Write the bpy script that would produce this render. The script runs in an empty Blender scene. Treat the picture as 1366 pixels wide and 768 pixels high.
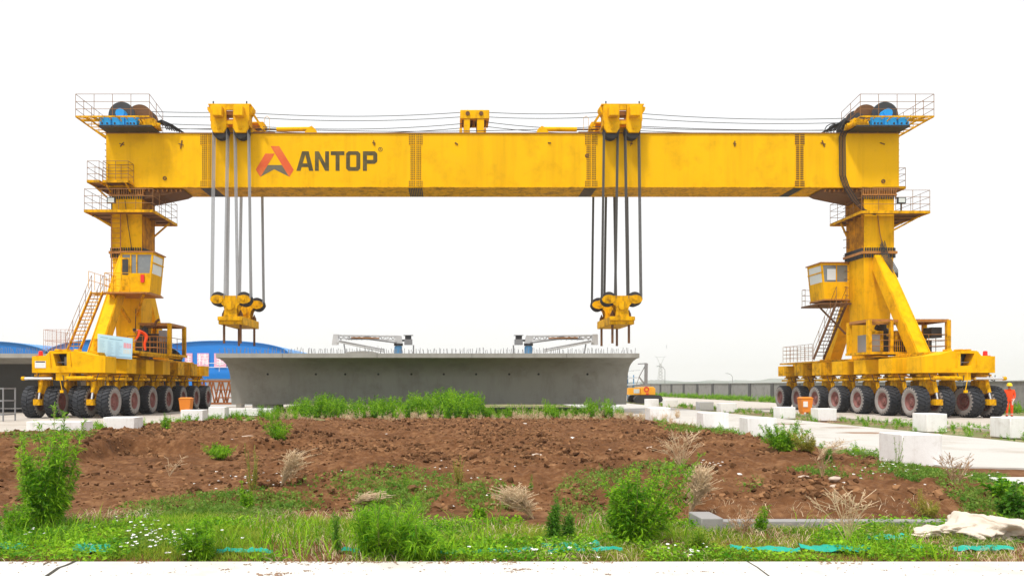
import bpy, bmesh, math, random
import numpy as np
from mathutils import Vector, Matrix

random.seed(7)
rng = np.random.default_rng(11)
R = math.radians
scn = bpy.context.scene
COL = scn.collection
CAMH = 1.72
FPX = 1025.0
PX, PY = 597.0, 514.0


def at(px, py, Y):
    k = FPX / Y
    return ((px - PX) / k, Y, CAMH - (py - PY) / k)


def gnd(px, py, z=0.0):
    Y = FPX * (CAMH - z) / (py - PY)
    return ((px - PX) * Y / FPX, Y)


# ------------------------------------------------------------------ materials
def _new(name):
    m = bpy.data.materials.new(name)
    m.use_nodes = True
    nt = m.node_tree
    return m, nt, nt.nodes["Principled BSDF"]


def mat(name, col, rough=.6, metal=0., dirt=None, amt=.5, scale=1.5, streak=False, bump=0., bscale=20.,
        vary=.12, spec=.4, cover=.55):
    m, nt, b = _new(name)
    N = nt.nodes.new
    L = nt.links.new
    tc = N('ShaderNodeTexCoord')
    mp = N('ShaderNodeMapping')
    L(tc.outputs['Object'], mp.inputs['Vector'])
    n1 = N('ShaderNodeTexNoise')
    n1.inputs['Scale'].default_value = scale
    n1.inputs['Detail'].default_value = 8
    n1.inputs['Roughness'].default_value = .65
    L(mp.outputs['Vector'], n1.inputs['Vector'])
    hsv = N('ShaderNodeMix')
    hsv.data_type = 'RGBA'
    a = [max(0, c * (1 - vary)) for c in col]
    c2 = [min(1, c * (1 + vary)) for c in col]
    hsv.inputs[6].default_value = (*a, 1)
    hsv.inputs[7].default_value = (*c2, 1)
    L(n1.outputs['Fac'], hsv.inputs[0])
    out = hsv.outputs[2]
    if dirt:
        def layer(src, strm, sc, lo, hi, strength):
            mp2 = N('ShaderNodeMapping')
            mp2.inputs['Scale'].default_value = strm
            mp2.inputs['Location'].default_value = (3.7 * sc, 1.3, 9.1)
            L(tc.outputs['Object'], mp2.inputs['Vector'])
            n2 = N('ShaderNodeTexNoise')
            n2.inputs['Scale'].default_value = sc
            n2.inputs['Detail'].default_value = 10
            n2.inputs['Roughness'].default_value = .7
            L(mp2.outputs['Vector'], n2.inputs['Vector'])
            r = N('ShaderNodeMapRange')
            r.inputs['From Min'].default_value = lo
            r.inputs['From Max'].default_value = hi
            r.inputs['To Min'].default_value = 0
            r.inputs['To Max'].default_value = strength
            L(n2.outputs['Fac'], r.inputs['Value'])
            mx = N('ShaderNodeMix')
            mx.data_type = 'RGBA'
            L(r.outputs['Result'], mx.inputs[0])
            L(src, mx.inputs[6])
            mx.inputs[7].default_value = (*dirt, 1)
            return mx.outputs[2]
        out = layer(out, (1, 1, 1), scale * 1.3, cover, cover + .22, amt)
        if streak:
            out = layer(out, (2.2, 2.2, .16), scale * 1.4, cover - .02, cover + .25, amt * .8)
    L(out, b.inputs['Base Color'])
    b.inputs['Roughness'].default_value = rough
    b.inputs['Metallic'].default_value = metal
    b.inputs['Specular IOR Level'].default_value = spec
    if bump:
        n3 = N('ShaderNodeTexNoise')
        n3.inputs['Scale'].default_value = bscale
        n3.inputs['Detail'].default_value = 6
        L(tc.outputs['Object'], n3.inputs['Vector'])
        bp = N('ShaderNodeBump')
        bp.inputs['Strength'].default_value = bump
        bp.inputs['Distance'].default_value = .03
        L(n3.outputs['Fac'], bp.inputs['Height'])
        L(bp.outputs['Normal'], b.inputs['Normal'])
    return m


def leafmat(name, c1, c2, scale=3., trans=.45):
    m, nt, b = _new(name)
    N = nt.nodes.new
    L = nt.links.new
    tc = N('ShaderNodeTexCoord')
    n1 = N('ShaderNodeTexNoise')
    n1.inputs['Scale'].default_value = scale
    n1.inputs['Detail'].default_value = 6
    L(tc.outputs['Object'], n1.inputs['Vector'])
    geo = N('ShaderNodeNewGeometry')
    ad = N('ShaderNodeMath')
    ad.operation = 'ADD'
    L(n1.outputs['Fac'], ad.inputs[0])
    mu = N('ShaderNodeMath')
    mu.operation = 'MULTIPLY_ADD'
    L(geo.outputs['Random Per Island'], mu.inputs[0])
    mu.inputs[1].default_value = .55
    mu.inputs[2].default_value = -.28
    L(mu.outputs[0], ad.inputs[1])
    mr = N('ShaderNodeMapRange')
    mr.inputs['From Min'].default_value = .25
    mr.inputs['From Max'].default_value = .75
    L(ad.outputs[0], mr.inputs['Value'])
    mx = N('ShaderNodeMix')
    mx.data_type = 'RGBA'
    mx.inputs[6].default_value = (*c1, 1)
    mx.inputs[7].default_value = (*c2, 1)
    L(mr.outputs['Result'], mx.inputs[0])
    L(mx.outputs[2], b.inputs['Base Color'])
    b.inputs['Roughness'].default_value = .55
    b.inputs['Specular IOR Level'].default_value = .25
    tr = N('ShaderNodeBsdfTranslucent')
    L(mx.outputs[2], tr.inputs['Color'])
    ms = N('ShaderNodeMixShader')
    ms.inputs[0].default_value = trans
    L(b.outputs[0], ms.inputs[1])
    L(tr.outputs[0], ms.inputs[2])
    L(ms.outputs[0], nt.nodes['Material Output'].inputs['Surface'])
    return m


RUST = (.16, .06, .015)
M = {}
M['yellow'] = mat('yellow_paint', (.86, .455, .001), .6, dirt=(.30, .12, .004), amt=.6, scale=.8, streak=True, vary=.12, bump=.05, bscale=3, cover=.50, spec=.06)
M['yellow_dirty'] = mat('worn_yellow_paint', (.82, .42, .002), .6, dirt=(.13, .055, .008), amt=.85, scale=1.7, streak=True, vary=.18, cover=.48, spec=.06)
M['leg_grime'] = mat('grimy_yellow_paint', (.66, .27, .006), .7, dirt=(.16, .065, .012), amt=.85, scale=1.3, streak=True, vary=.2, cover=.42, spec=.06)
M['girder'] = mat('girder_paint', (.86, .47, .001), .55, dirt=(.40, .165, .003), amt=.5, scale=.36, streak=True, vary=.09, bump=.06, bscale=1.2, cover=.515, spec=.06)
M['oldplate'] = mat('brown_splice_steel', (.42, .17, .03), .6, dirt=(.10, .045, .02), amt=.8, scale=2.5, cover=.5)
M['rust'] = mat('rusty_steel', (.15, .065, .022), .8, dirt=(.05, .03, .02), amt=.8, scale=4)
M['dark'] = mat('dark_steel', (.035, .035, .038), .6, dirt=(.10, .07, .05), amt=.6, scale=3)
M['rubber'] = mat('black_hose_rubber', (.02, .02, .022), .6)
M['tread'] = mat('tyre_tread', (.022, .025, .032), .7, dirt=(.12, .11, .10), amt=.4, scale=6, cover=.58)
M['sidewall'] = mat('dusty_tyre_sidewall', (.29, .265, .25), .9, dirt=(.12, .11, .11), amt=.7, scale=4, cover=.5)
M['rim'] = mat('faded_red_rim', (.23, .085, .075), .7, dirt=(.16, .12, .105), amt=.8, scale=5, cover=.48)
M['steelgrey'] = mat('galvanised_steel', (.28, .28, .29), .5, .5, dirt=(.1, .08, .06), amt=.4)
M['rope'] = mat('steel_wire_rope', (.085, .082, .08), .6, .3, vary=.25, scale=8)
M['ropeglare'] = mat('glare_wire_rope', (.34, .345, .36), .5, .3, vary=.2, scale=8)  # paler rope steel, sky glare painted into the base colour
M['blue'] = mat('blue_gearbox_paint', (.006, .31, .74), .5, dirt=(.02, .05, .09), amt=.5, scale=3)
M['white'] = mat('white_paint', (.78, .77, .75), .5, dirt=(.45, .38, .30), amt=.4, scale=3)
M['chrome'] = mat('chrome_rod', (.75, .75, .76), .25, .8)
M['glass'] = mat('dusty_cab_glass', (.17, .19, .20), .12, 0, dirt=(.36, .34, .30), amt=.6, scale=2, spec=.8)
M['glasspale'] = mat('pale_sunshade_glass', (.62, .66, .64), .15, 0, vary=.06, spec=.8)
M['grate'] = mat('brown_walkway_steel', (.28, .13, .04), .7, dirt=(.08, .05, .03), amt=.8, scale=3)
M['pink_rail'] = mat('faded_red_railing', (.45, .25, .20), .6)
M['letter'] = mat('dark_lettering_paint', (.062, .045, .008), .5, dirt=(.17, .12, .02), amt=.7, scale=1.2, cover=.45)
M['logored'] = mat('logo_red_paint', (.66, .09, .012), .5, dirt=(.75, .20, .02), amt=.6, scale=1.0, cover=.45)
M['logogrey'] = mat('logo_grey_paint', (.13, .115, .075), .5, vary=.3)
M['concrete'] = mat('girder_concrete', (.335, .325, .295), .85, dirt=(.20, .185, .155), amt=.6, scale=.5, streak=True, bump=.15, bscale=8, vary=.12, cover=.5)
M['concrete_dark'] = mat('dark_joint_shade_concrete', (.06, .06, .058), .9, dirt=(.035, .035, .033), amt=.6, scale=.5)  # dark concrete for joints and for the left girder's painted flange shade
M['block'] = mat('white_block_paint', (.83, .825, .82), .8, dirt=(.45, .40, .34), amt=.5, scale=1.9, streak=True, bump=.2, bscale=12, vary=.06, cover=.53)
M['pave'] = mat('pale_concrete', (.60, .585, .55), .9, dirt=(.40, .34, .27), amt=.7, scale=.6, bump=.2, bscale=15, vary=.08, cover=.52)
M['road'] = mat('yard_road_concrete', (.50, .485, .455), .9, dirt=(.33, .28, .22), amt=.7, scale=.45, bump=.2, bscale=12, vary=.08, cover=.50)
M['tanpave'] = mat('dusty_concrete', (.47, .43, .38), .9, dirt=(.30, .24, .18), amt=.6, scale=.35, bump=.12, bscale=12, vary=.08, cover=.5)
M['crack'] = mat('crack_fill', (.05, .045, .035), .95)
M['mud'] = mat('dried_mud', (.28, .18, .12), .95, vary=.3, scale=5)
M['shadesoil'] = mat('shade_dark_earth', (.03, .022, .016), .95)  # near-black base colour stands in for the shade under the girder
M['bin'] = mat('orange_plastic', (.78, .24, .02), .5, vary=.05)
M['suit'] = mat('orange_coverall', (.86, .075, .008), .8, vary=.2, scale=8)
M['skin'] = mat('skin_tone', (.42, .22, .15), .6)
M['helmet'] = mat('yellow_helmet', (.85, .58, .01), .35)
M['boot'] = mat('dark_boots', (.05, .04, .035), .7)
M['reflect'] = mat('silver_tape', (.62, .58, .5), .5)
M['glove'] = mat('pale_glove', (.62, .58, .52), .8)
M['hairdark'] = mat('black_hair', (.015, .013, .012), .6)
M['redlamp'] = mat('red_beacon_lens', (.75, .02, .02), .3)
M['shedblue'] = mat('blue_sheet_cladding', (.005, .20, .66), .5, vary=.05, scale=.3)
M['shedroof'] = mat('blue_roof_sheet', (.05, .26, .62), .45, vary=.06, scale=.3)
M['shedwhite'] = mat('white_wall_panel', (.62, .66, .70), .6)
M['pinksign'] = mat('pink_sign_sheet', (.78, .42, .55), .6, vary=.08)
M['signwhite'] = mat('white_sign_ink', (.92, .88, .92), .6)
M['boardblue'] = mat('pale_blue_board', (.42, .66, .82), .5, vary=.06)
M['boardink'] = mat('grey_blue_ink', (.20, .36, .50), .6)
M['boardpink'] = mat('pink_red_ink', (.75, .25, .30), .6)
M['orange_truss'] = mat('orange_rusty_truss', (.42, .15, .045), .7, dirt=(.25, .1, .04), amt=.6, scale=3)
M['boomwhite'] = mat('white_boom_paint', (.66, .66, .66), .5, dirt=(.3, .28, .26), amt=.5, scale=3)
M['bluepost'] = mat('blue_post_paint', (.10, .30, .55), .5)
M['machine'] = mat('orange_machine_paint', (.85, .38, .015), .45)
M['machred'] = mat('red_logo_paint', (.7, .05, .02), .5)
M['wallblock'] = mat('grey_block_wall', (.30, .29, .285), .95, dirt=(.16, .155, .15), amt=.7, scale=.9, bump=.3, bscale=6, vary=.15, cover=.48)
M['pilaster'] = mat('dark_wall_pilaster', (.10, .10, .102), .95, vary=.2)
M['hills'] = mat('far_woodland', (.07, .11, .09), 1., vary=.3, scale=.02)
M['pylon'] = mat('pylon_steel', (.30, .31, .32), .6, .3)
M['tarp'] = mat('cream_tarp', (.62, .54, .455), .8, dirt=(.40, .29, .20), amt=.6, scale=3, bump=.5, bscale=9, vary=.08)
M['net'] = mat('green_netting', (.010, .34, .25), .8, dirt=(.06, .17, .09), amt=.5, scale=9, vary=.25)
M['stem'] = leafmat('green_stem', (.12, .17, .03), (.22, .24, .06), 5, .0)
M['leaf'] = leafmat('weed_leaf', (.065, .24, .004), (.38, .66, .025), 2.2)
M['leaf_dark'] = leafmat('dark_weed_leaf', (.05, .18, .012), (.17, .38, .025), 3)
M['leaf_yel'] = leafmat('yellow_weed_leaf', (.26, .28, .03), (.50, .42, .08), 4)
M['grass'] = leafmat('grass_blade', (.09, .26, .004), (.48, .57, .06), 1.3)
M['cover'] = leafmat('ground_cover_leaf', (.07, .20, .010), (.26, .38, .06), 2)
M['straw'] = leafmat('dry_straw', (.52, .38, .23), (.80, .64, .44), 4, .15)
M['dryrust'] = leafmat('dry_seed_head', (.36, .22, .12), (.58, .40, .25), 4, .15)
M['flower'] = mat('white_petal', (.85, .85, .83), .7)
M['stone'] = mat('pale_stone', (.52, .42, .34), .9, vary=.25, scale=6)


def soil_material():
    m, nt, b = _new('brown_soil')
    N = nt.nodes.new
    L = nt.links.new
    tc = N('ShaderNodeTexCoord')

    def noise(sc, d=8, rr=.65):
        n = N('ShaderNodeTexNoise')
        n.inputs['Scale'].default_value = sc
        n.inputs['Detail'].default_value = d
        n.inputs['Roughness'].default_value = rr
        L(tc.outputs['Object'], n.inputs['Vector'])
        return n.outputs['Fac']
    r = N('ShaderNodeValToRGB')
    e = r.color_ramp.elements
    e[0].position, e[0].color = .30, (.058, .025, .009, 1)
    e[1].position, e[1].color = .72, (.31, .165, .078, 1)
    x = e.new(.5)
    x.color = (.138, .060, .024, 1)
    a = N('ShaderNodeMath')
    a.operation = 'MULTIPLY_ADD'
    L(noise(5.5), a.inputs[0])
    a.inputs[1].default_value = .6
    a2 = N('ShaderNodeMath')
    a2.operation = 'MULTIPLY'
    L(noise(.55, 6), a2.inputs[0])
    a2.inputs[1].default_value = .4
    L(a2.outputs[0], a.inputs[2])
    L(a.outputs[0], r.inputs['Fac'])
    L(r.outputs['Color'], b.inputs['Base Color'])
    b.inputs['Roughness'].default_value = .95
    b.inputs['Specular IOR Level'].default_value = .15
    bp = N('ShaderNodeBump')
    bp.inputs['Strength'].default_value = .7
    bp.inputs['Distance'].default_value = .03
    L(noise(22, 8), bp.inputs['Height'])
    L(bp.outputs['Normal'], b.inputs['Normal'])
    return m


def ground_material():
    m, nt, b = _new('field_ground')
    N = nt.nodes.new
    L = nt.links.new
    tc = N('ShaderNodeTexCoord')

    def noise(sc, d=8):
        n = N('ShaderNodeTexNoise')
        n.inputs['Scale'].default_value = sc
        n.inputs['Detail'].default_value = d
        L(tc.outputs['Object'], n.inputs['Vector'])
        return n.outputs['Fac']
    r = N('ShaderNodeValToRGB')
    e = r.color_ramp.elements
    e[0].position, e[0].color = .36, (.17, .085, .045, 1)
    e[1].position, e[1].color = .66, (.34, .25, .14, 1)
    x = e.new(.50)
    x.color = (.12, .15, .035, 1)
    L(noise(.45), r.inputs['Fac'])
    L(r.outputs['Color'], b.inputs['Base Color'])
    b.inputs['Roughness'].default_value = .95
    return m


M['soil'] = soil_material()
M['clod'] = leafmat('soil_clod', (.048, .020, .0075), (.28, .145, .068), 1.2, .0)
M['clod'].node_tree.nodes['Principled BSDF'].inputs['Roughness'].default_value = .95
M['clod'].node_tree.nodes['Principled BSDF'].inputs['Specular IOR Level'].default_value = .1
M['ground'] = ground_material()

# ------------------------------------------------------------------ helpers
OFF = {}


def offs(o):
    return OFF.get(o.name, Vector((0, 0, 0))) if o else Vector((0, 0, 0))


def tag(o, label=None, cat=None, group=None, kind=None):
    if label:
        o['label'] = label
    if cat:
        o['category'] = cat
    if group:
        o['group'] = group
    if kind:
        o['kind'] = kind
    return o


def empty(name, loc, label, cat, group=None):
    o = bpy.data.objects.new(name, None)
    o.empty_display_size = .2
    o.location = loc
    COL.objects.link(o)
    OFF[o.name] = Vector(loc)
    return tag(o, label, cat, group)


class MB:
    def __init__(s):
        s.v, s.f, s.m = [], [], []

    def add(s, vs, fs, m=0):
        n = len(s.v)
        s.v += [tuple(p) for p in vs]
        for f in fs:
            s.f.append(tuple(i + n for i in f))
            s.m.append(m)

    def box(s, x0, y0, z0, x1, y1, z1, m=0):
        s.add([(x0, y0, z0), (x1, y0, z0), (x1, y1, z0), (x0, y1, z0), (x0, y0, z1), (x1, y0, z1), (x1, y1, z1), (x0, y1, z1)],
              [(0, 3, 2, 1), (4, 5, 6, 7), (0, 1, 5, 4), (1, 2, 6, 5), (2, 3, 7, 6), (3, 0, 4, 7)], m)

    def cbox(s, c, sx, sy, sz, m=0):
        s.box(c[0] - sx / 2, c[1] - sy / 2, c[2] - sz / 2, c[0] + sx / 2, c[1] + sy / 2, c[2] + sz / 2, m)

    def loft(s, r0, r1, m=0):
        n = len(r0)
        s.add(list(r0) + list(r1), [tuple(range(n))[::-1], tuple(range(n, 2 * n))] +
              [(i, (i + 1) % n, n + (i + 1) % n, n + i) for i in range(n)], m)

    def prism(s, poly, ax, c0, c1, m=0):
        def p(a, b, c):
            return {'y': (a, c, b), 'x': (c, a, b), 'z': (a, b, c)}[ax]
        s.loft([p(a, b, c0) for a, b in poly], [p(a, b, c1) for a, b in poly], m)

    def bar(s, p, q, w, h=None, m=0, up=(0, 0, 1)):
        p, q = Vector(p), Vector(q)
        h = h or w
        d = (q - p).normalized()
        u = Vector(up)
        if abs(d.dot(u)) > .98:
            u = Vector((0, 1, 0))
        a = d.cross(u).normalized() * w / 2
        b = a.cross(d).normalized() * h / 2
        s.loft([p - a - b, p + a - b, p + a + b, p - a + b], [q - a - b, q + a - b, q + a + b, q - a + b], m)

    def tube(s, p, q, r, n=8, m=0, r2=None):
        p, q = Vector(p), Vector(q)
        d = (q - p)
        if d.length < 1e-6:
            return
        d.normalize()
        u = Vector((0, 0, 1)) if abs(d.z) < .95 else Vector((1, 0, 0))
        a = d.cross(u).normalized()
        b = a.cross(d)
        r2 = r if r2 is None else r2
        A = [p + (a * math.cos(2 * math.pi * i / n) + b * math.sin(2 * math.pi * i / n)) * r for i in range(n)]
        B = [q + (a * math.cos(2 * math.pi * i / n) + b * math.sin(2 * math.pi * i / n)) * r2 for i in range(n)]
        s.loft(A, B, m)

    def path(s, pts, r, n=6, m=0):
        for a, b in zip(pts[:-1], pts[1:]):
            s.tube(a, b, r, n, m)

    def lathe(s, prof, c, ax='x', n=32, mats=None):
        # prof: (axial, radius); closed at ends when radius 0
        c = Vector(c)
        rings = []
        for h, r in prof:
            ring = []
            for i in range(n):
                t = 2 * math.pi * i / n
                a, b = r * math.cos(t), r * math.sin(t)
                o = {'x': (h, a, b), 'y': (a, h, b), 'z': (a, b, h)}[ax]
                ring.append(c + Vector(o))
            rings.append(ring)
        for j in range(len(prof) - 1):
            mm = mats[j] if mats else 0
            s.add(rings[j] + rings[j + 1], [(i, (i + 1) % n, n + (i + 1) % n, n + i) for i in range(n)], mm)

    def rail(s, pts, h=1.1, step=1.2, mids=2, r=.02, m=0):
        for p, q in zip(pts[:-1], pts[1:]):
            p, q = Vector(p), Vector(q)
            L = (q - p).length
            n = max(1, round(L / step))
            for i in range(n + 1):
                b = p.lerp(q, i / n)
                s.tube(b, b + Vector((0, 0, h)), r, 5, m)
            for j in range(mids + 1):
                z = Vector((0, 0, h * (j + 1) / (mids + 1)))
                s.tube(p + z, q + z, r, 5, m)

    def build(s, name, mats, parent=None, bevel=0, angle=35, loc=None, normals=True):
        if not isinstance(mats, (list, tuple)):
            mats = [mats]
        o0 = Vector(loc) if loc is not None else offs(parent)
        me = bpy.data.meshes.new(name)
        me.from_pydata([(x - o0.x, y - o0.y, z - o0.z) for x, y, z in s.v], [], s.f)
        for k in mats:
            me.materials.append(M[k])
        me.polygons.foreach_set('material_index', s.m)
        if normals:
            bm = bmesh.new()
            bm.from_mesh(me)
            bmesh.ops.remove_doubles(bm, verts=bm.verts, dist=1e-5)
            bmesh.ops.recalc_face_normals(bm, faces=bm.faces)
            bm.to_mesh(me)
            bm.free()
        me.polygons.foreach_set('use_smooth', [True] * len(me.polygons))
        me.set_sharp_from_angle(angle=R(angle))
        me.update()
        o = bpy.data.objects.new(name, me)
        COL.objects.link(o)
        if loc is not None:
            o.location = o0 - offs(parent)
        if parent:
            o.parent = parent
        OFF[o.name] = o0
        if bevel:
            b = o.modifiers.new('edge', 'BEVEL')
            b.width = bevel
            b.segments = 2
            b.limit_method = 'ANGLE'
        return o


def npmesh(name, V, F, mats, parent=None, mi=None, smooth=False, loc=(0, 0, 0)):
    """V (n,3), F list of (m,k) int arrays"""
    me = bpy.data.meshes.new(name)
    V = np.asarray(V, dtype=np.float32) - np.asarray(loc, dtype=np.float32)
    if not isinstance(F, list):
        F = [F]
    loops = np.concatenate([f.ravel() for f in F]).astype(np.int32)
    tot = np.concatenate([np.full(len(f), f.shape[1]) for f in F]).astype(np.int32)
    st = np.concatenate([[0], np.cumsum(tot)[:-1]]).astype(np.int32)
    me.vertices.add(len(V))
    me.vertices.foreach_set('co', V.ravel())
    me.loops.add(len(loops))
    me.loops.foreach_set('vertex_index', loops)
    me.polygons.add(len(tot))
    me.polygons.foreach_set('loop_start', st)
    me.polygons.foreach_set('loop_total', tot)
    if not isinstance(mats, (list, tuple)):
        mats = [mats]
    for k in mats:
        me.materials.append(M[k])
    if mi is not None:
        me.polygons.foreach_set('material_index', np.asarray(mi, dtype=np.int32))
    me.polygons.foreach_set('use_smooth', np.full(len(tot), smooth))
    me.update(calc_edges=True)
    me.validate()
    o = bpy.data.objects.new(name, me)
    o.location = Vector(loc) - offs(parent)
    COL.objects.link(o)
    if parent:
        o.parent = parent
    return o


def copy_tree(o, parent=None):
    c = o.copy()
    COL.objects.link(c)
    c.parent = parent
    for ch in list(o.children):
        copy_tree(ch, c)
    return c


# numpy noise
def _hash(ix, iy, s):
    n = (ix.astype(np.int64) * 374761393 + iy.astype(np.int64) * 668265263 + s * 974634541) & 0x7fffffff
    n = ((n ^ (n >> 13)) * 1274126177) & 0x7fffffff
    return ((n ^ (n >> 16)) & 0xffff) / 65535.


def vnoise(x, y, s=0):
    x, y = np.asarray(x, float), np.asarray(y, float)
    ix, iy = np.floor(x), np.floor(y)
    fx, fy = x - ix, y - iy
    fx, fy = fx * fx * (3 - 2 * fx), fy * fy * (3 - 2 * fy)
    a = _hash(ix, iy, s) * (1 - fx) + _hash(ix + 1, iy, s) * fx
    b = _hash(ix, iy + 1, s) * (1 - fx) + _hash(ix + 1, iy + 1, s) * fx
    return a * (1 - fy) + b * fy


def fbm(x, y, o=4, s=0):
    t, a, w = 0, .5, 0
    x, y = np.asarray(x, float), np.asarray(y, float)
    for i in range(o):
        t = t + a * vnoise(x, y, s + i * 17)
        w += a
        a *= .5
        x, y = x * 2.03 + 5.1, y * 2.03 + 3.3
    return t / w


def sst(x, a, b):
    t = np.clip((x - a) / (b - a), 0, 1)
    return t * t * (3 - 2 * t)


def terrain(x, y):
    x, y = np.asarray(x, float), np.asarray(y, float)
    side = sst(x, -13.2, -12.2) * (1 - sst(x, 8.2, 9.6))
    front0 = 10.6 - 1.3 * sst(x, 1.5, 3.2)
    rise = .15 * sst(y, front0, front0 + 1.6) + .11 * sst(y, 12.5, 20) * sst(x, -9, -5) + .17 * sst(y, 14, 17) * (1 - sst(x, -9, -5)) * 1.6 * (1 - sst(y, 20.5, 25))
    m = rise * side * (1 - .95 * sst(y, 26, 42)) - .09 * sst(y, 28, 42) * side
    m = m * (.82 + .36 * fbm(x * .28, y * .2, 3, 5))
    edge = 18.6 + 1.6 * (fbm(x * .5, x * .1 + 2, 3, 9) - .5) + .28 * (x + 8)
    e = (1 - sst(y, edge - .22, edge + .22)) * (1 - sst(x, -4.6, -2.2)) * sst(x + .35 * (fbm(y * 1.2, y * .3, 2, 21) - .5), -7.95, -7.6)
    m = m * (1 - .86 * e)
    soil = side * sst(y, front0 - .2, front0 + .8)
    rough = (fbm(x * 1.6, y * 1.6, 4, 31) - .5) * .20 + (fbm(x * 5.2, y * 5.2, 3, 41) - .5) * .13
    rough = rough - .05 * sst(np.abs(np.sin(x * .9 + .5 * np.sin(y * .3) + y * .12)), .93, 1.0) * sst(y, 13, 16)
    rid = np.abs(fbm(x * 2.9, y * 2.9, 3, 55) - .5) * .17 + np.abs(fbm(x * 7.5 + 3, y * 7.5, 2, 58) - .5) * .10 * (1 - sst(y, 18, 30))
    return m + soil * (rough + rid) * (1 - .45 * e) + .02 * (fbm(x * 2, y * 2, 3, 61) - .5) + .012


# ------------------------------------------------------------------ camera, world, light
cam = bpy.data.cameras.new('camera')
co = bpy.data.objects.new('camera', cam)
COL.objects.link(co)
co.location = (0, 0, CAMH)
co.rotation_euler = (R(90), 0, 0)
cam.sensor_width = 36
cam.lens = 36 * FPX / 1366
cam.shift_x = (683 - PX) / 1366
cam.shift_y = (PY - 384) / 1366
cam.clip_start = .1
cam.clip_end = 6000
scn.camera = co

w = bpy.data.worlds.new('World')
scn.world = w
w.use_nodes = True
nt = w.node_tree
bg = nt.nodes['Background']
sky = nt.nodes.new('ShaderNodeTexSky')
sky.sky_type = 'NISHITA'
sky.sun_disc = False
SUN_EL, SUN_AZ = 63, 215
sky.sun_elevation = R(SUN_EL)
sky.sun_rotation = R(SUN_AZ)
sky.air_density = 1.5
sky.dust_density = 5
mx = nt.nodes.new('ShaderNodeMix')
mx.data_type = 'RGBA'
mx.inputs[0].default_value = .9
mx.inputs[7].default_value = (8.3, 8.35, 8.4, 1)     # the bright cloud layer of an overcast sky
nt.links.new(sky.outputs[0], mx.inputs[6])
nt.links.new(mx.outputs[2], bg.inputs['Color'])
bg.inputs['Strength'].default_value = .125

sl = bpy.data.lights.new('sun', 'SUN')
sl.energy = 3.2
sl.angle = R(6)
sl.color = (1, .95, .88)
so = bpy.data.objects.new('sun', sl)
COL.objects.link(so)
so.location = (0, -20, 60)
az, el = R(SUN_AZ), R(SUN_EL)
d = Vector((math.sin(az) * math.cos(el), math.cos(az) * math.cos(el), math.sin(el)))
so.rotation_euler = d.to_track_quat('Z', 'Y').to_euler()

vs = scn.view_settings
scn.display_settings.display_device = 'sRGB'
vs.view_transform = 'Standard'
vs.look = 'None'
vs.exposure = .13
vs.gamma = 1
scn.cycles.max_bounces = 6
scn.cycles.diffuse_bounces = 3
scn.cycles.transparent_max_bounces = 8
scn.cycles.volume_bounces = 3
scn.cycles.use_denoising = True

# ------------------------------------------------------------------ setting
b = MB()
b.add([(-3390, -55, -.03), (3390, -55, -.03), (3390, 3590, -.03), (-3390, 3590, -.03)], [(0, 1, 2, 3)])
tag(b.build('ground', 'ground', normals=False), kind='structure')

# soil patch
ys = [7.2]
while ys[-1] < 47.5:
    ys.append(ys[-1] + max(.03, ys[-1] * .0034))
ys = np.array(ys)
xs = np.linspace(-14.2, 13.5, 720)
GX, GY = np.meshgrid(xs, ys)
GZ = terrain(GX, GY)
GZ[:, 0] = GZ[:, -1] = -.06
GZ[-1, :] = -.06
ny, nx = GX.shape
I = np.arange(ny * nx).reshape(ny, nx)
F = np.stack([I[:-1, :-1], I[:-1, 1:], I[1:, 1:], I[1:, :-1]], -1).reshape(-1, 4)
tag(npmesh('soil_terrain', np.stack([GX, GY, GZ], -1).reshape(-1, 3), F, 'soil', smooth=True), kind='structure')

# clods
t = (1 + 5 ** .5) / 2
ICO = np.array([(-1, t, 0), (1, t, 0), (-1, -t, 0), (1, -t, 0), (0, -1, t), (0, 1, t), (0, -1, -t), (0, 1, -t), (t, 0, -1), (t, 0, 1), (-t, 0, -1), (-t, 0, 1)]) / 1.9
ICF = np.array([(0, 11, 5), (0, 5, 1), (0, 1, 7), (0, 7, 10), (0, 10, 11), (1, 5, 9), (5, 11, 4), (11, 10, 2), (10, 7, 6), (7, 1, 8),
                (3, 9, 4), (3, 4, 2), (3, 2, 6), (3, 6, 8), (3, 8, 9), (4, 9, 5), (2, 4, 11), (6, 2, 10), (8, 6, 7), (9, 8, 1)])


def lumps(xy, z, size, flat=.7):
    n = len(xy)
    P = ICO[None] * (1 + .95 * (rng.random((n, 12, 1)) - .5)) * size[:, None, None]
    P = P * np.stack([.8 + .6 * rng.random(n), .8 + .6 * rng.random(n), flat * (.7 + .6 * rng.random(n))], -1)[:, None, :]
    a = rng.random(n) * 6.28
    c, s = np.cos(a)[:, None], np.sin(a)[:, None]
    X = P[..., 0] * c - P[..., 1] * s + xy[:, 0:1]
    Y = P[..., 0] * s + P[..., 1] * c + xy[:, 1:2]
    Z = P[..., 2] + z[:, None]
    V = np.stack([X, Y, Z], -1).reshape(-1, 3)
    F = (ICF[None] + (np.arange(n) * 12)[:, None, None]).reshape(-1, 3)
    return V, F


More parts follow.
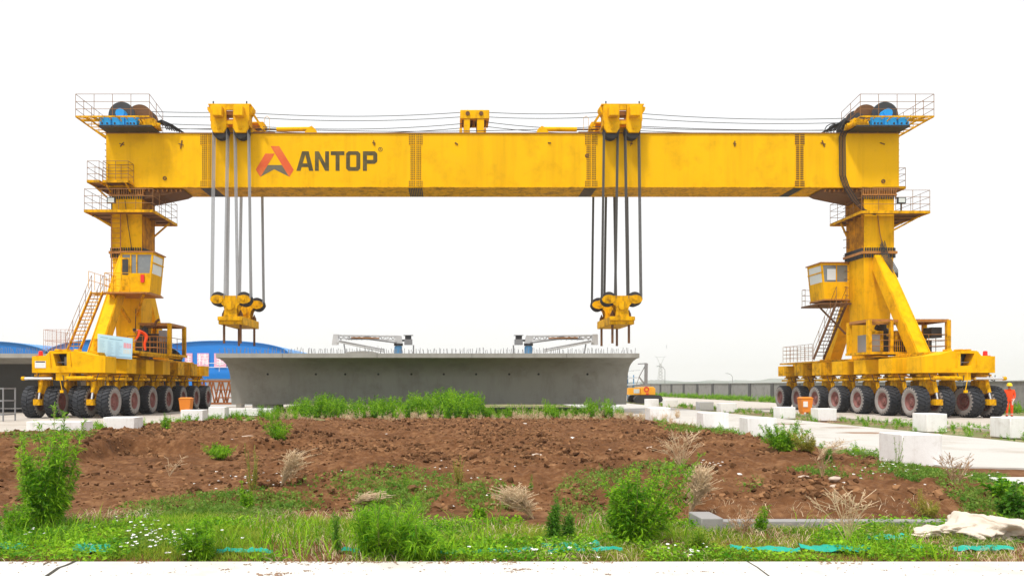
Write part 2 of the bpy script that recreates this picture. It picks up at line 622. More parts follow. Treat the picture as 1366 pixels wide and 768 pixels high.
n = 85000
yy = np.exp(rng.uniform(math.log(10.4), math.log(43), n))
xx = rng.uniform(-12.3, 8.8, n)
keep = (.6 * fbm(xx * .5, yy * .4, 3, 77) + .4 * fbm(xx * 1.9, yy * 1.6, 2, 78) + .22 * (rng.random(n) - .5) > .52) & (xx / yy > -.62) & (xx / yy < .7)
keep &= ~((xx < -3) & (yy < 17) & (rng.random(n) < .7))
xx, yy = xx[keep], yy[keep]
sz = .006 + .055 * rng.random(len(xx)) ** 6 + .0009 * yy * rng.random(len(xx))
V, F = lumps(np.stack([xx, yy], -1), terrain(xx, yy) + sz * .1, sz, .9)
tag(npmesh('soil_clods', V, F, 'clod'), 'loose clods of brown earth scattered over the dug soil', 'earth', kind='stuff')

# pavements
def slab(name, poly, z0, z1, m, bev=0):
    q = MB()
    q.prism(poly, 'z', z0, z1)
    return tag(q.build(name, m, bevel=bev), kind='structure')


fr = slab('foreground_pavement', [(-40, -30), (40, -30), (40, 7.27), (-40, 7.27)], -.2, .06, 'pave', .01)
slab('middle_road', [(10.35, 15.9), (17.0, 14.6), (17.0, 170), (10.35, 170)], -.2, .045, 'road')
slab('right_road', [(20.6, 29), (31.5, 27), (31.5, 170), (20.6, 170)], -.2, .05, 'tanpave')
slab('left_road', [(-34, 20.4), (-12.9, 21.2), (-12.75, 170), (-34, 170)], -.2, .04, 'tanpave')
slab('right_path', [(8.9, 12.2), (13.4, 12.3), (13.4, 13.3), (9.2, 13.1)], -.1, .16, 'pave')
slab('left_path', [(-11.9, 25.5), (-7.6, 26.2), (-7.4, 27.0), (-11.9, 26.8)], -.1, .075, 'pave')
# cracks and dried mud on the foreground pavement
q = MB()


def crack(pts, w):
    for (a, b_), (c, d_) in zip(pts[:-1], pts[1:]):
        q.bar((a, b_, .0625), (c, d_, .0625), w, .003)


crack([gnd(56, 772, .06), gnd(68, 764, .06), gnd(78, 757, .06), gnd(90, 753, .06), gnd(100, 748.3, .06)], .035)
crack([gnd(997, 748.5, .06), gnd(1010, 756, .06), gnd(1026, 768, .06)], .012)
crack([gnd(58, 753, .06), gnd(66, 749, .06)], .012)
tag(q.build('pavement_crack', 'crack'), kind='structure')
tm = []
for px, py, s in [(690, 759.5, .05), (700, 758.5, .035), (682, 762, .03), (812, 766, .03), (737, 758, .02), (366, 766, .07), (372, 764, .05), (410, 761, .03), (300, 759, .03), (674, 752, .03), (795, 759, .02), (520, 757, .02), (940, 762, .02), (1180, 760, .02), (330, 752.5, .03), (410, 753, .02), (1120, 757, .015), (230, 763, .02)]:
    x, y = gnd(px, py, .06)
    for j in range(26):
        tm.append((x + rng.normal(0, s * .9), y + rng.normal(0, s * .55), s * (.05 + .24 * rng.random() ** 2)))
for _ in range(900):
    x = rng.uniform(-4.9, 5.9)
    if fbm(np.array([x * .9]), np.array([3.]), 3, 70)[0] > .47:
        tm.append((x, 7.265 - abs(rng.normal(0, .05)), .004 + .012 * rng.random() ** 2))
for _ in range(260):
    tm.append((rng.uniform(-4.8, 5.8), rng.uniform(6.7, 7.2), .003 + .006 * rng.random() ** 2))
tm = np.array(tm)
V, F = lumps(tm[:, :2], np.full(len(tm), .062), tm[:, 2], .5)
tag(npmesh('dried_mud', V, F, 'mud', smooth=True), 'small crumbs of dried mud on the foreground pavement', 'mud', kind='stuff')
# dark damp patches on the middle road
q = MB()
for px0, px1, py, hh in [(1120, 1180, 577, .5), (1095, 1150, 570, .35), (1190, 1250, 583, .4), (1030, 1070, 565, .5)]:
    x0, y0 = gnd(px0, py, .045)
    x1, _ = gnd(px1, py, .045)
    pts = []
    for i in range(14):
        a = 6.283 * i / 14
        rr = .7 + .5 * rng.random()
        pts.append(((x0 + x1) / 2 + (x1 - x0) / 2 * rr * math.cos(a), y0 + hh * rr * math.sin(a)))
    q.prism(pts, 'z', .03, .049)
tag(q.build('mud_patch', 'mud'), kind='structure')
# bare earth below the bridge girder, its shade painted into the colour
slab('under_girder_earth', [(-11, 46.2), (9.3, 46.2), (9.3, 56), (-11, 56)], -.1, .14, 'shadesoil')

# hills / far tree line
V, Fq = [], []
for ri, (Y, base, amp) in enumerate([(1900, 4.5, 9), (2500, 8, 12), (3200, 12, 26)]):
    xs_ = np.linspace(-3380, 3380, 900)
    h = base + amp * fbm(xs_ * .008, xs_ * 0 + ri, 5, 90 + ri) * (.4 + fbm(xs_ * .0018, xs_ * 0, 2, 95 + ri))
    n0 = len(V)
    for x, hh in zip(xs_, h):
        V += [(x, Y, -1), (x, Y + 10, hh), (x, Y + 200, -1)]
    for i in range(len(xs_) - 1):
        a = n0 + 3 * i
        Fq += [(a, a + 3, a + 4, a + 1), (a + 1, a + 4, a + 5, a + 2)]
tag(npmesh('hills', np.array(V), np.array(Fq), 'hills', smooth=True), kind='structure')

# ------------------------------------------------------------------ white pedestal blocks
def block(x0, y0, wx, wy, h, label, z=0.0):
    q = MB()
    q.box(x0, y0, z, x0 + wx, y0 + wy, h)
    o = q.build('pedestal_block', 'block', bevel=.018, loc=(x0 + wx / 2, y0 + wy / 2, z))
    return tag(o, label, 'concrete block', 'white concrete pedestal blocks')


block(9.68, 16.35, .85, .9, .68, 'big white concrete block nearest the camera at the grassy edge of the middle road')
block(9.85, 25.2, .95, .75, .66, 'white concrete block half hidden behind the bright green bush on the soil edge')
block(9.95, 29.9, 1.0, .8, .66, 'white concrete block just past the one behind the green bush, by dry grass')
block(10.0, 37.9, 1.0, 1.0, .62, 'white concrete block in dry weeds short of the right end of the bridge girder')
block(9.1, 44.2, 1.0, 1.2, .56, 'white concrete block close by the right foot of the bridge girder')
block(9.4, 48.6, 1.3, 2.2, .55, 'low white support block carrying the right end of the bridge girder')
block(18.35, 25.05, 1.3, .95, .67, 'white concrete block cut by the right edge of the picture, below the worker')
block(17.72, 28.4, .75, .9, .68, 'white concrete block in grass before the nearest big tyres of the right carriage')
block(18.1, 37.5, .9, .8, .6, 'white concrete block in grass to the right of the orange litter bin')
block(17.3, 40.0, .82, .8, .6, 'white concrete block in grass to the left of the orange litter bin')
block(17.6, 49.5, 1.05, .8, .58, 'small white block in the far row, right one of the middle pair')
block(17.5, 53.4, 1.0, .8, .58, 'small white block in the far row, left one of the middle pair')
block(17.3, 61.0, 1.0, .8, .6, 'tiny white block in the far row, right one of the farthest pair')
block(16.6, 64.0, 1.0, .8, .6, 'tiny white block in the far row, nearest to the orange crawler machine')
block(-13.05, 23.8, 1.7, .8, .60, 'wide white block behind the tall feathery weed at the left')
block(-12.15, 27.1, 1.1, .8, .60, 'white concrete block between the left tyres and the brown soil')
block(-12.75, 36.7, 1.05, .8, .55, 'white concrete block in front of the small orange bin at the left carriage')
block(-12.45, 40.0, .85, .8, .60, 'white concrete block right of the orange bin, before the last left tyre')
block(-12.3, 48.4, 1.5, 2.2, .55, 'low white support block carrying the left end of the bridge girder')
block(-12.6, 43.5, 2.6, .6, .42, 'long low white slab lying before the left foot of the bridge girder')

# kerb
q = MB()
q.box(3.15, 9.2, -.05, 6.6, 9.36, .10)
o = q.build('kerb', 'wallblock', bevel=.012)
tag(o, kind='structure')
q = MB()
q.box(2.98, 9.02, -.05, 3.24, 9.5, .165)
o = q.build('kerb_stone', 'wallblock', bevel=.012, loc=(3.1, 9.2, 0))
tag(o, 'short grey kerb stone standing at the left end of the low kerb in the grass', 'kerb stone')

# ------------------------------------------------------------------ bridge girder
BX0, BX1 = -13.45, 11.14
bgird = empty('bridge_girder', (-1.15, 50.9, .55), 'long grey precast concrete bridge girder with a wide top flange under the crane', 'bridge girder')


def section(y0, y1, zt, zb):
    h = zt - zb
    L_ = [(0, 0), (0, -.255), (.75, -.30), (1.45, -.40), (2.05, -.56), (2.5, -.78), (2.8, -1.08), (2.95, -1.4), (3.25, -h)]
    left = [(y0 + a, zt + b_) for a, b_ in L_]
    right = [(y1 - a, zt + b_) for a, b_ in reversed(L_)]
    return left + right


b = MB()
b.prism(section(44.6, 57.2, 3.59, .55), 'x', BX0, BX1)
b.build('body', 'concrete', bgird, angle=22)
for px in [358, 422, 461, 505, 549, 592, 635, 679, 718, 783]:
    q = MB()
    x = (px - PX) / (FPX / 47.6)
    q.tube((x, 47.41, 2.42), (x, 47.95, 2.42), .07, 10)
    q.build('vent_hole', 'rubber', bgird)
for x in (-9.6, -4.1, 1.4, 6.9):
    q = MB()
    q.box(x, 44.594, 3.34, x + .02, 44.7, 3.585)
    q.build('joint_line', 'concrete_dark', bgird)
rb = MB()
rb.tube((0, 0, 0), (0.01, 0, .36), .017, 4)
r0 = rb.build('rebar', 'rust', bgird, loc=(BX0 + .1, 44.8, 3.58))
r0.data.materials.clear()
r0.data.materials.append(M['steelgrey'])
for i in range(1, 100):
    c = r0.copy()
    COL.objects.link(c)
    c.parent = bgird
    x = BX0 + .1 + i * (BX1 - BX0 - .2) / 99
    c.location = Vector((x, 44.8, 3.58)) - offs(bgird)
    c.rotation_euler = (rng.normal(0, .06), rng.normal(0, .10), rng.random() * 6)
    c.scale = (1, 1, .8 + .4 * rng.random())
rb = MB()
for row, Y in enumerate((45.1, 45.9, 55.8, 56.9)):
    for i in range(105):
        x = BX0 + .15 + i * (BX1 - BX0 - .3) / 104 + rng.normal(0, .03)
        rb.tube((x, Y, 3.57), (x + rng.normal(0, .04), Y, 3.57 + .26 + .14 * rng.random()), .015, 4)
tag(rb.build('rebar_row', 'steelgrey', bgird, normals=False), kind='stuff')
q = MB()
q.prism([(-6.3, 3.58), (-5.9, 3.72), (-5.0, 3.78), (-4.4, 3.74), (-3.9, 3.58)], 'y', 45.6, 48)
q.build('grout_heap', 'concrete', bgird)

g2 = empty('bridge_girder', (-35, 50.9, .55), 'precast concrete girder, its side darkened by painted shade, standing behind the left carriage at the picture edge', 'bridge girder')
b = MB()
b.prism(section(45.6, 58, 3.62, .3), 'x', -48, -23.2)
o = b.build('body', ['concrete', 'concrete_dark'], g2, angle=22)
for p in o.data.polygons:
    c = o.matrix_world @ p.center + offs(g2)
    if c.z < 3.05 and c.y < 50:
        p.material_index = 1  # faces below the flange recoloured dark, the flange's shade painted in
rb = MB()
for i in range(90):
    x = -33 + i * .11
    rb.tube((x, 45.8, 3.6), (x + rng.normal(0, .04), 45.8, 3.9 + .12 * rng.random()), .012, 4)
tag(rb.build('rebar_row', 'steelgrey', g2, normals=False), kind='stuff')

# ------------------------------------------------------------------ crane
XC, YC = 3.38, 47.9
XL, XR = -19.57, 26.33
crane = empty('gantry_crane', (XC, YC, 0), 'huge yellow rubber tyred gantry crane spanning the yard above the concrete girder', 'gantry crane')
GY0, GY1, GZ0, GZ1 = 46.8, 49.1, 13.80, 17.04
GX0, GX1 = -20.8, 27.5
KG = FPX / GY0


def gx(px):
    return (px - PX) / KG


def gz(py):
    return CAMH + (PY - py) / KG


b = MB()
b.box(GX0, GY0, GZ0, GX1, GY1, GZ1)
b.box(GX0 - .03, GY0 - .06, GZ1, GX1 + .03, GY1 + .06, GZ1 + .05, 1)
b.box(GX0 + 1.6, GY0 - .03, GZ0 - .04, GX1 - 1.6, GY1 + .03, GZ0, 2)
girder = b.build('main_girder', ['girder', 'grate', 'yellow_dirty'], crane)
# splice plates with their bolts
for px0, px1 in [(267, 287), (545, 564), (780, 797), (1060, 1073)]:
    q = MB()
    x0, x1 = gx(px0), gx(px1)
    zs = [gz(179), gz(193), gz(194), gz(240), gz(241), gz(249)]
    xm = (x0 + x1) / 2
    wd = x1 - x0
    for (za, zb, ins) in [(zs[1], zs[0], 0), (zs[3], zs[2], .12), (zs[5], zs[4], 0)]:
        for (xa, xb) in [(x0 + ins * wd, xm - .03), (xm + .03, x1 - ins * wd)]:
            q.box(xa, GY0 - .02, za, xb, GY0, zb, 0)
            nc = 3 if ins else 4
            nr = max(2, round((zb - za) / .115))
            for i in range(nc):
                for j in range(nr):
                    bx = xa + (xb - xa) * (i + .5) / nc
                    bz = za + (zb - za) * (j + .5) / nr
                    q.box(bx - .026, GY0 - .05, bz - .026, bx + .026, GY0 - .02, bz + .026, 1)
    for i in range(8):
        xa = x0 + wd * i / 8
        q.box(xa, GY0 + .1, GZ0 - .07, xa + wd / 13, GY1 - .1, GZ0 - .04, 2)
    q.build('splice_plate', ['girder', 'rust', 'dark'], girder)
# lugs and rust marks
for i, (px, py) in enumerate([(163, 193), (242, 193), (499, 191), (609, 192), (733, 191), (842, 192), (980, 192), (1098, 192), (1177, 192)]):
    q = MB()
    x, z = gx(px), gz(py)
    a = .5 + i * .7
    s = .17 if 1 < i < 7 else .27
    q.bar((x - s * .45 * math.cos(a), GY0 - .03, z - s * math.sin(a)), (x + s * .45 * math.cos(a), GY0 - .03, z + s * math.sin(a)), .06, .04)
    q.bar((x - s * .6, GY0 - .035, z + s * .2), (x + s * .5, GY0 - .035, z - s * .15), .05, .04)
    q.build('welded_lug', 'rust', girder)
for px, py in [(220, 238), (1178, 242), (783, 208)]:
    q = MB()
    q.lathe([(0, .12), (-.05, .12), (-.05, .06), (0, .06)], (gx(px), GY0 - .002, gz(py)), 'y', 16)
    q.build('drain_ring', 'rust', girder)

# logo and lettering
LK = 7.19


def lp(pts):
    return [(gx(330 + a / LK), gz(180 + c / LK)) for a, c in pts]


YL0, YL1 = GY0 - .012, GY0 - .003
q = MB()
q.prism(lp([(222, 108), (305, 108), (445, 335), (403, 405)]), 'y', YL0, YL1, 0)
q.prism(lp([(172, 180), (262, 180), (125, 405), (80, 333)]), 'y', YL0, YL1, 0)
q.prism(lp([(197, 290), (331, 290), (399, 400), (258, 330), (129, 400)]), 'y', YL0 + .002, YL1, 1)
q.build('logo_emblem', ['logored', 'logogrey'], girder)
LET = {
    'a': [[(470, 345), (510, 345), (556, 190), (556, 158), (525, 158)], [(633, 345), (592, 345), (556, 190), (556, 158), (588, 158)],
          [(520.5, 309), (583.5, 309), (575, 274), (531, 274)]],
    'n': [[(648, 158), (685, 158), (685, 345), (648, 345)], [(746, 158), (783, 158), (783, 345), (746, 345)], [(685, 158), (746, 272), (746, 345), (685, 228)]],
    't': [[(800, 158), (930, 158), (930, 195), (800, 195)], [(846, 195), (884, 195), (884, 345), (846, 345)]],
}
oc = [(969, 158), (1061, 158), (1083, 180), (1083, 323), (1061, 345), (969, 345), (947, 323), (947, 180)]
ic = [(990, 192), (1039, 192), (1045, 198), (1045, 303), (1039, 309), (990, 309), (984, 303), (984, 198)]
LET['o'] = [[oc[i], oc[(i + 1) % 8], ic[(i + 1) % 8], ic[i]] for i in range(8)]
LET['p'] = [[(1108, 158), (1147, 158), (1147, 345), (1108, 345)], [(1147, 158), (1222, 158), (1246, 180), (1207, 197), (1147, 197)],
            [(1246, 180), (1246, 255), (1207, 240), (1207, 197)], [(1246, 255), (1222, 278), (1147, 278), (1147, 240), (1207, 240)]]
for L_ in 'antop':
    q = MB()
    for poly in LET[L_]:
        q.prism(lp(poly), 'y', YL0, YL1)
    q.build('letter', 'letter', girder)


def glyph(txt, size, loc, m, name, parent, depth=.004):
    cu = bpy.data.curves.new('glyph', 'FONT')
    cu.body = txt
    cu.size = size
    cu.extrude = depth
    cu.align_x = 'CENTER'
    cu.align_y = 'CENTER'
    to = bpy.data.objects.new('glyph', cu)
    COL.objects.link(to)
    bpy.context.view_layer.update()
    me = bpy.data.meshes.new_from_object(to.evaluated_get(bpy.context.evaluated_depsgraph_get()))
    bpy.data.objects.remove(to)
    me.materials.clear()
    me.materials.append(M[m])
    o = bpy.data.objects.new(name, me)
    COL.objects.link(o)
    o.rotation_euler = (R(90), 0, 0)
    o.location = Vector(loc) - offs(parent)
    o.parent = parent
    return o


cx_, cz_ = lp([(1276, 140)])[0]
q = MB()
q.lathe([(-.010, .135), (-.010, .105), (-.003, .105), (-.003, .135), (-.010, .135)], (cx_, GY0, cz_), 'y', 24)
q.build('registered_mark', 'letter', girder)
glyph('R', .2, (cx_, GY0 - .008, cz_), 'letter', 'registered_letter', girder)

# cable bundle at the right end of the girder
q = MB()
for i in range(5):
    dx = (i - 2) * .085
    pts = [(gx(1126) + dx + .4, GY0 + .4, gz(170)), (gx(1124) + dx + .1, GY0 - .05, gz(175.5)), (gx(1122) + dx, GY0 - .13, gz(184)), (gx(1122.5) + dx, GY0 - .13, gz(235)),
           (gx(1127) + dx, GY0 - .14, gz(249)), (gx(1139) + dx, GY0 - .12, gz(268)), (gx(1150) + dx * .5, GY0 - .1, gz(280)), (gx(1166) + dx * .3, GY0 - .12, gz(287))]
    q.path(pts, .03, 6, i % 2)
for i in range(7):
    c = (gx(1120 + 5 * i), GY0 + .3 + .1 * i, gz(172))
    pts = [(c[0] + .55 * math.cos(t_) - .2, c[1], c[2] + .42 * math.sin(t_)) for t_ in np.linspace(-.3, 3.4, 9)]
    q.path(pts, .03, 5)
q.build('cable_bundle', ['rubber', 'rust'], crane)
# hoist ropes on the top
q = MB()


def sag(p, q_, dz, n=12):
    p, q_ = Vector(p), Vector(q_)
    return [p.lerp(q_, i / n) - Vector((0, 0, dz * 4 * (i / n) * (1 - i / n))) for i in range(n + 1)]


Yt = 47.9
for dy in (-.5, .3):
    q.path(sag((-18.4, Yt + dy, 18.6), (-14, Yt + dy, 18.55), .03), .021, 4)
    q.path(sag((-12, Yt + dy, 18.5), (.9, Yt + dy, 18.55), .22), .021, 4)
    q.path(sag((2.4, Yt + dy, 18.55), (9.5, Yt + dy, 18.55), .1), .021, 4)
    q.path(sag((11.6, Yt + dy, 18.5), (25, Yt + dy, 18.2), .2), .021, 4)
    q.path(sag((-18.4, Yt + dy, 17.9), (-14, Yt + dy, 17.75), .03), .021, 4)
    q.path(sag((-12, Yt + dy, 17.7), (.9, Yt + dy, 17.85), .26), .021, 4)
    q.path(sag((2.4, Yt + dy, 17.95), (9.5, Yt + dy, 17.5), .12), .021, 4)
    q.path(sag((11.6, Yt + dy, 17.7), (25, Yt + dy, 17.45), .1), .021, 4)
q.path(sag((-17.2, GY0 + .1, 17.38), (-14.3, GY0 + .1, 17.38), .02), .021, 4)
q.path(sag((-12, GY0 + .1, 17.42), (9.4, GY0 + .1, 17.5), .25), .021, 4)
q.path(sag((11.6, GY0 + .1, 17.42), (24, GY0 + .1, 17.3), .08), .021, 4)
q.build('haul_rope', 'rope', crane)

# rope saddle in the middle
sd = MB()
xa, xb = gx(614), gx(653)
sd.box(xa, 46.95, gz(157), xb, 48.7, gz(145.5))
sd.box(gx(619), 47.0, GZ1 + .05, gx(627), 48.6, gz(157))
sd.box(gx(636.5), 47.0, GZ1 + .05, gx(646), 48.6, gz(157))
sd.box(gx(613), 47.2, GZ1 + .05, gx(617), 47.7, gz(168))
sd.box(gx(646.5), 47.2, GZ1 + .05, gx(649), 47.7, gz(168))
saddle = sd.build('rope_saddle', 'yellow', crane, bevel=.02)
for px in (624, 642):
    q = MB()
    for y in (47.3, 47.7, 48.1):
        q.lathe([(0, 0), (0, .42), (.1, .36), (.2, .42), (.2, 0)], (gx(px), y, gz(152)), 'y', 20)
    q.lathe([(0, 0), (0, .13), (.1, .13)], (gx(px), 46.88, gz(150.5)), 'y', 12)
    q.build('sheave', 'rust', saddle)
# trolley push rails lying on the girder
for p0, p1 in [((333, 0), (420, 0)), ((727, 0), (795, 0))]:
    pass
q = MB()
q.box(gx(690), 47.2, GZ1 + .052, gx(720), 48.2, GZ1 + .10)
q.box(gx(986), 47.2, GZ1 + .052, gx(1045), 48.2, GZ1 + .12)
q.box(gx(497), 47.2, GZ1 + .052, gx(520), 48.2, GZ1 + .10)
q.build('rail_stop', 'rust', crane)

# legs -------------------------------------------------------------
def leg(cx, si):
    # si: direction towards the span (+1 left leg, -1 right leg)
    b = MB()
    hw = .92
    y0, y1 = 46.9, 48.98

    def ring(z, w_, ya, yb):
        return [(cx - w_, ya, z), (cx + w_, ya, z), (cx + w_, yb, z), (cx - w_, yb, z)]
    b.loft(ring(9.9, hw, y0, y1), ring(13.28, hw, y0, y1))
    b.loft(ring(3.3, .70, y0 + .28, y1 - .28), ring(9.74, hw - .01, y0 + .01, y1 - .01))
    # slight raised corner strips of the box plates
    for s in (-1, 1):
        b.box(cx + s * (hw - .03) - .03, y0 - .012, 9.92, cx + s * (hw - .03) + .03, y0, 13.26)
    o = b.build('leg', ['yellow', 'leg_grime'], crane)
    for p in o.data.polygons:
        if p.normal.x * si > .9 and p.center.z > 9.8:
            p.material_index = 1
    q = MB()
    q.box(cx - hw - .14, y0 - .14, 9.74, cx + hw + .14, y1 + .14, 9.9, 0)
    for i in range(13):
        x = cx - hw + .07 + i * (2 * hw - .14) / 12
        for z0, z1 in ((9.52, 9.74), (9.9, 10.12)):
            q.box(x - .02, y0 - .13, z0, x + .02, y0 - .002, z1, 1)
    for i in range(13):
        y = y0 + .07 + i * (y1 - y0 - .14) / 12
        for z0, z1 in ((9.52, 9.74), (9.9, 10.12)):
            for s in (-1, 1):
                q.box(cx + s * (hw + .065) - .065, y - .02, z0, cx + s * (hw + .065) + .065, y + .02, z1, 1)
    q.build('bolted_flange', ['oldplate', 'dark'], o)
    q = MB()
    q.box(cx - 1.05, y0 - .12, 13.28, cx + 1.05, y1 + .1, 13.36, 0)
    q.box(cx - 1.2 - (.0 if si < 0 else 0), y0 - .1, 13.70, cx + 1.2, y1 + .1, 13.76, 0)
    q.box(cx - .9, y0 + .06, 13.36, cx + .9, y1 - .06, 13.70, 1)
    for i in range(15):
        x = cx - 1.0 + i * 2.0 / 14
        q.box(x - .025, y0 - .1, 13.36, x + .025, y0 + .06, 13.70, 0)
        q.box(x - .02, y0 - .1, 13.08, x + .02, y0 - .002, 13.28, 2)
    # haunch towards the span
    xa = cx + si * .92
    xb = cx + si * 3.4
    q.prism([(xa, 13.1), (xa, 13.7), (xb, 13.7), (xb - si * .3, 13.55)], 'y', y0 + .15, y1 - .15, 1)
    for i in range(9):
        x = xa + (xb - xa) * (i + .5) / 9
        q.box(x - .025, y0 + .0, 13.55, x + .025, y0 + .14, 13.70, 0)
    q.build('head_flange', ['oldplate', 'rust', 'dark'], o)
    for s in (-1, 1):
        q = MB()
        yt = YC + s * .9
        q.bar((cx, yt, 9.45), (cx, YC + s * (5.15 if s < 0 else 4.75), 3.3), .76, .70)
        ye = YC + s * (5.15 if s < 0 else 4.75)
        for e in (-.32, .32):
            q.bar((cx + e, yt + s * .30, 9.56), (cx + e, ye + s * .30, 3.5), .04, .12)
        q.box(cx - .62, ye - .55, 3.42, cx + .62, ye + .45, 3.5)
        q.build('brace', 'yellow', o)
    return o


legL = leg(XL, 1)
legR = leg(XR, -1)
# old faded patches on inner faces
# ladder on the left leg
q = MB()
xa, xb = XL - .82, XL - .27
for x in (xa, xb):
    q.tube((x, 46.62, 7.2), (x, 46.62, 12.4), .035, 6)
for i in range(17):
    z = 7.35 + i * .3
    q.tube((xa, 46.62, z), (xb, 46.62, z), .02, 5)
for i in range(5):
    z = 7.8 + i * 1.1
    for x in (xa, xb):
        q.tube((x, 46.62, z), (x, 46.88, z), .02, 5)
q.build('ladder', 'oldplate', legL)
q = MB()
for i in range(12):
    z = 7.4 + i * .5
    q.path([(XR - .95, 48.6, z), (XR - 1.15, 48.6, z + .05), (XR - 1.15, 48.9, z + .05)], .02, 5)
    q.path([(XL - .95, 47.6, z), (XL - 1.2, 47.6, z + .05), (XL - 1.2, 47.9, z + .05)], .02, 5)
q.build('rung', 'rust', crane)
# hose bundle over the right flange and down the brace
q = MB()
for i in range(6):
    dx = (i - 2.5) * .08
    q.path([(XR + .12 + dx * .6, 46.72, 10.3 + .1 * (i % 3)), (XR + .15 + dx, 46.55, 9.7), (XR + .25 + dx, 46.35, 9.3), (XR + .4 + dx, 45.95, 8.6), (XR + .42 + dx * .3, 45.75, 8.15)], .024, 5)
q.build('hose_bundle', 'rubber', legR)
q = MB()
q.path([(XL - .1, 46.85, 13), (XL + .1, 46.82, 11.5), (XL + .3, 46.82, 10.2), (XL + .65, 46.8, 8.9)], .02, 5)
q.build('hose', 'rubber', legL)
q = MB()
q.path([(XL + .55, 46.9, 6.4), (XL + .5, 46.95, 5.0), (XL + .62, 46.95, 4.7), (XL + .66, 46.95, 4.85)], .025, 5)
q.build('hose', 'rubber', legL)
q = MB()
q.path([(XR - .1, 46.85, 12.1), (XR + .0, 46.8, 11), (XR + .2, 46.8, 10.15)], .03, 5)
q.build('pipe', 'oldplate', legR)


# platforms --------------------------------------------------------
def platform(x0, y0, x1, y1, z, hole=None, h=1.15, brackets=(), open_side=None):
    q = MB()
    parts = [(x0, y0, x1, y1)]
    if hole:
        hx0, hy0, hx1, hy1 = hole
        parts = [p for p in [(x0, y0, x1, hy0), (x0, hy1, x1, y1), (x0, hy0, hx0, hy1), (hx1, hy0, x1, hy1)] if p[2] - p[0] > .02 and p[3] - p[1] > .02]
    for a, b_, c, d_ in parts:
        q.box(a, b_, z - .05, c, d_, z, 0)
    for p, r_ in [((x0, y0), (x1, y0)), ((x1, y0), (x1, y1)), ((x1, y1), (x0, y1)), ((x0, y1), (x0, y0))]:
        q.bar((*p, z - .06), (*r_, z - .06), .06, .16, 1)
    n = max(2, int((y1 - y0) / .9))
    for i in range(1, n):
        y = y0 + (y1 - y0) * i / n
        if hole and hole[1] < y < hole[3]:
            if hole[0] - x0 > .1:
                q.bar((x0, y, z - .13), (hole[0], y, z - .13), .05, .1, 2)
            if x1 - hole[2] > .1:
                q.bar((hole[2], y, z - .13), (x1, y, z - .13), .05, .1, 2)
        else:
            q.bar((x0, y, z - .13), (x1, y, z - .13), .05, .1, 2)
    for p, r_ in brackets:
        q.bar(p, r_, .07, .1, 1)
    o = q.build('platform', ['grate', 'yellow_dirty', 'rust'], crane)
    q = MB()
    pts = [(x0, y0, z), (x1, y0, z), (x1, y1, z), (x0, y1, z), (x0, y0, z)]
    q.rail(pts, h, 1.0, 2, .016)
    q.build('railing', 'grate', o)
    return o


lh = (XL - .98, 46.84, XL + .98, 49.05)
platform(-21.7, 45.9, -17.6, 50.0, 12.2, lh, 1.25, [((XL - 2.0, 46.9, 12.05), (XL - .92, 46.95, 11.4)), ((XL + 1.9, 48.9, 12.05), (XL + .92, 48.9, 11.2)), ((XL - 2, 48.8, 12.05), (XL - .92, 48.8, 11.2))])
rh = (XR - .98, 46.84, XR + .98, 49.05)
platform(24.9, 46.2, 29.0, 50.0, 12.2, rh, 1.25, [((XR + 2.5, 46.9, 12.05), (XR + .92, 46.95, 11.2)), ((XR - 1.3, 48.9, 12.05), (XR - .92, 48.9, 11.2)), ((XR + 2.5, 48.8, 12.05), (XR + .92, 48.8, 11.2))])
# girder end landings
platform(-21.55, 45.95, GX0 - .04, 50, 13.98, None, 1.15, [((-21.5, 46.9, 13.85), (GX0, 46.9, 13.2))])
platform(-20.6, 45.95, -19.1, 46.72, 13.98, None, 1.15, [((-19.3, 45.98, 13.9), (-19.3, 46.8, 13.5)), ((-20.5, 45.98, 13.9), (-20.5, 46.8, 13.5))])
platform(GX1 + .04, 47.4, GX1 + .75, 50, 13.98, None, 1.15)
# ladder rungs up the girder ends
q = MB()
for s, x in ((-1, GX0), (1, GX1)):
    for i in range(7):
        z = 14.6 + i * .38
        q.path([(x, 47.2, z), (x + s * .25, 47.2, z + .05), (x + s * .25, 47.6, z + .05), (x, 47.6, z)], .018, 5)
q.build('rung', 'rust', crane)
# flood lights on the platforms
for x, s in ((-20.15, 1), (27.2, 1)):
    q = MB()
    q.box(x - .25, 46.0, 12.62, x + .25, 46.12, 12.98, 0)
    q.box(x - .19, 45.985, 12.67, x + .19, 46.0, 12.93, 1)
    q.bar((x, 46.1, 12.2), (x, 46.1, 12.65), .05, .05, 0)
    q.build('flood_light', ['dark', 'glasspale'], crane)

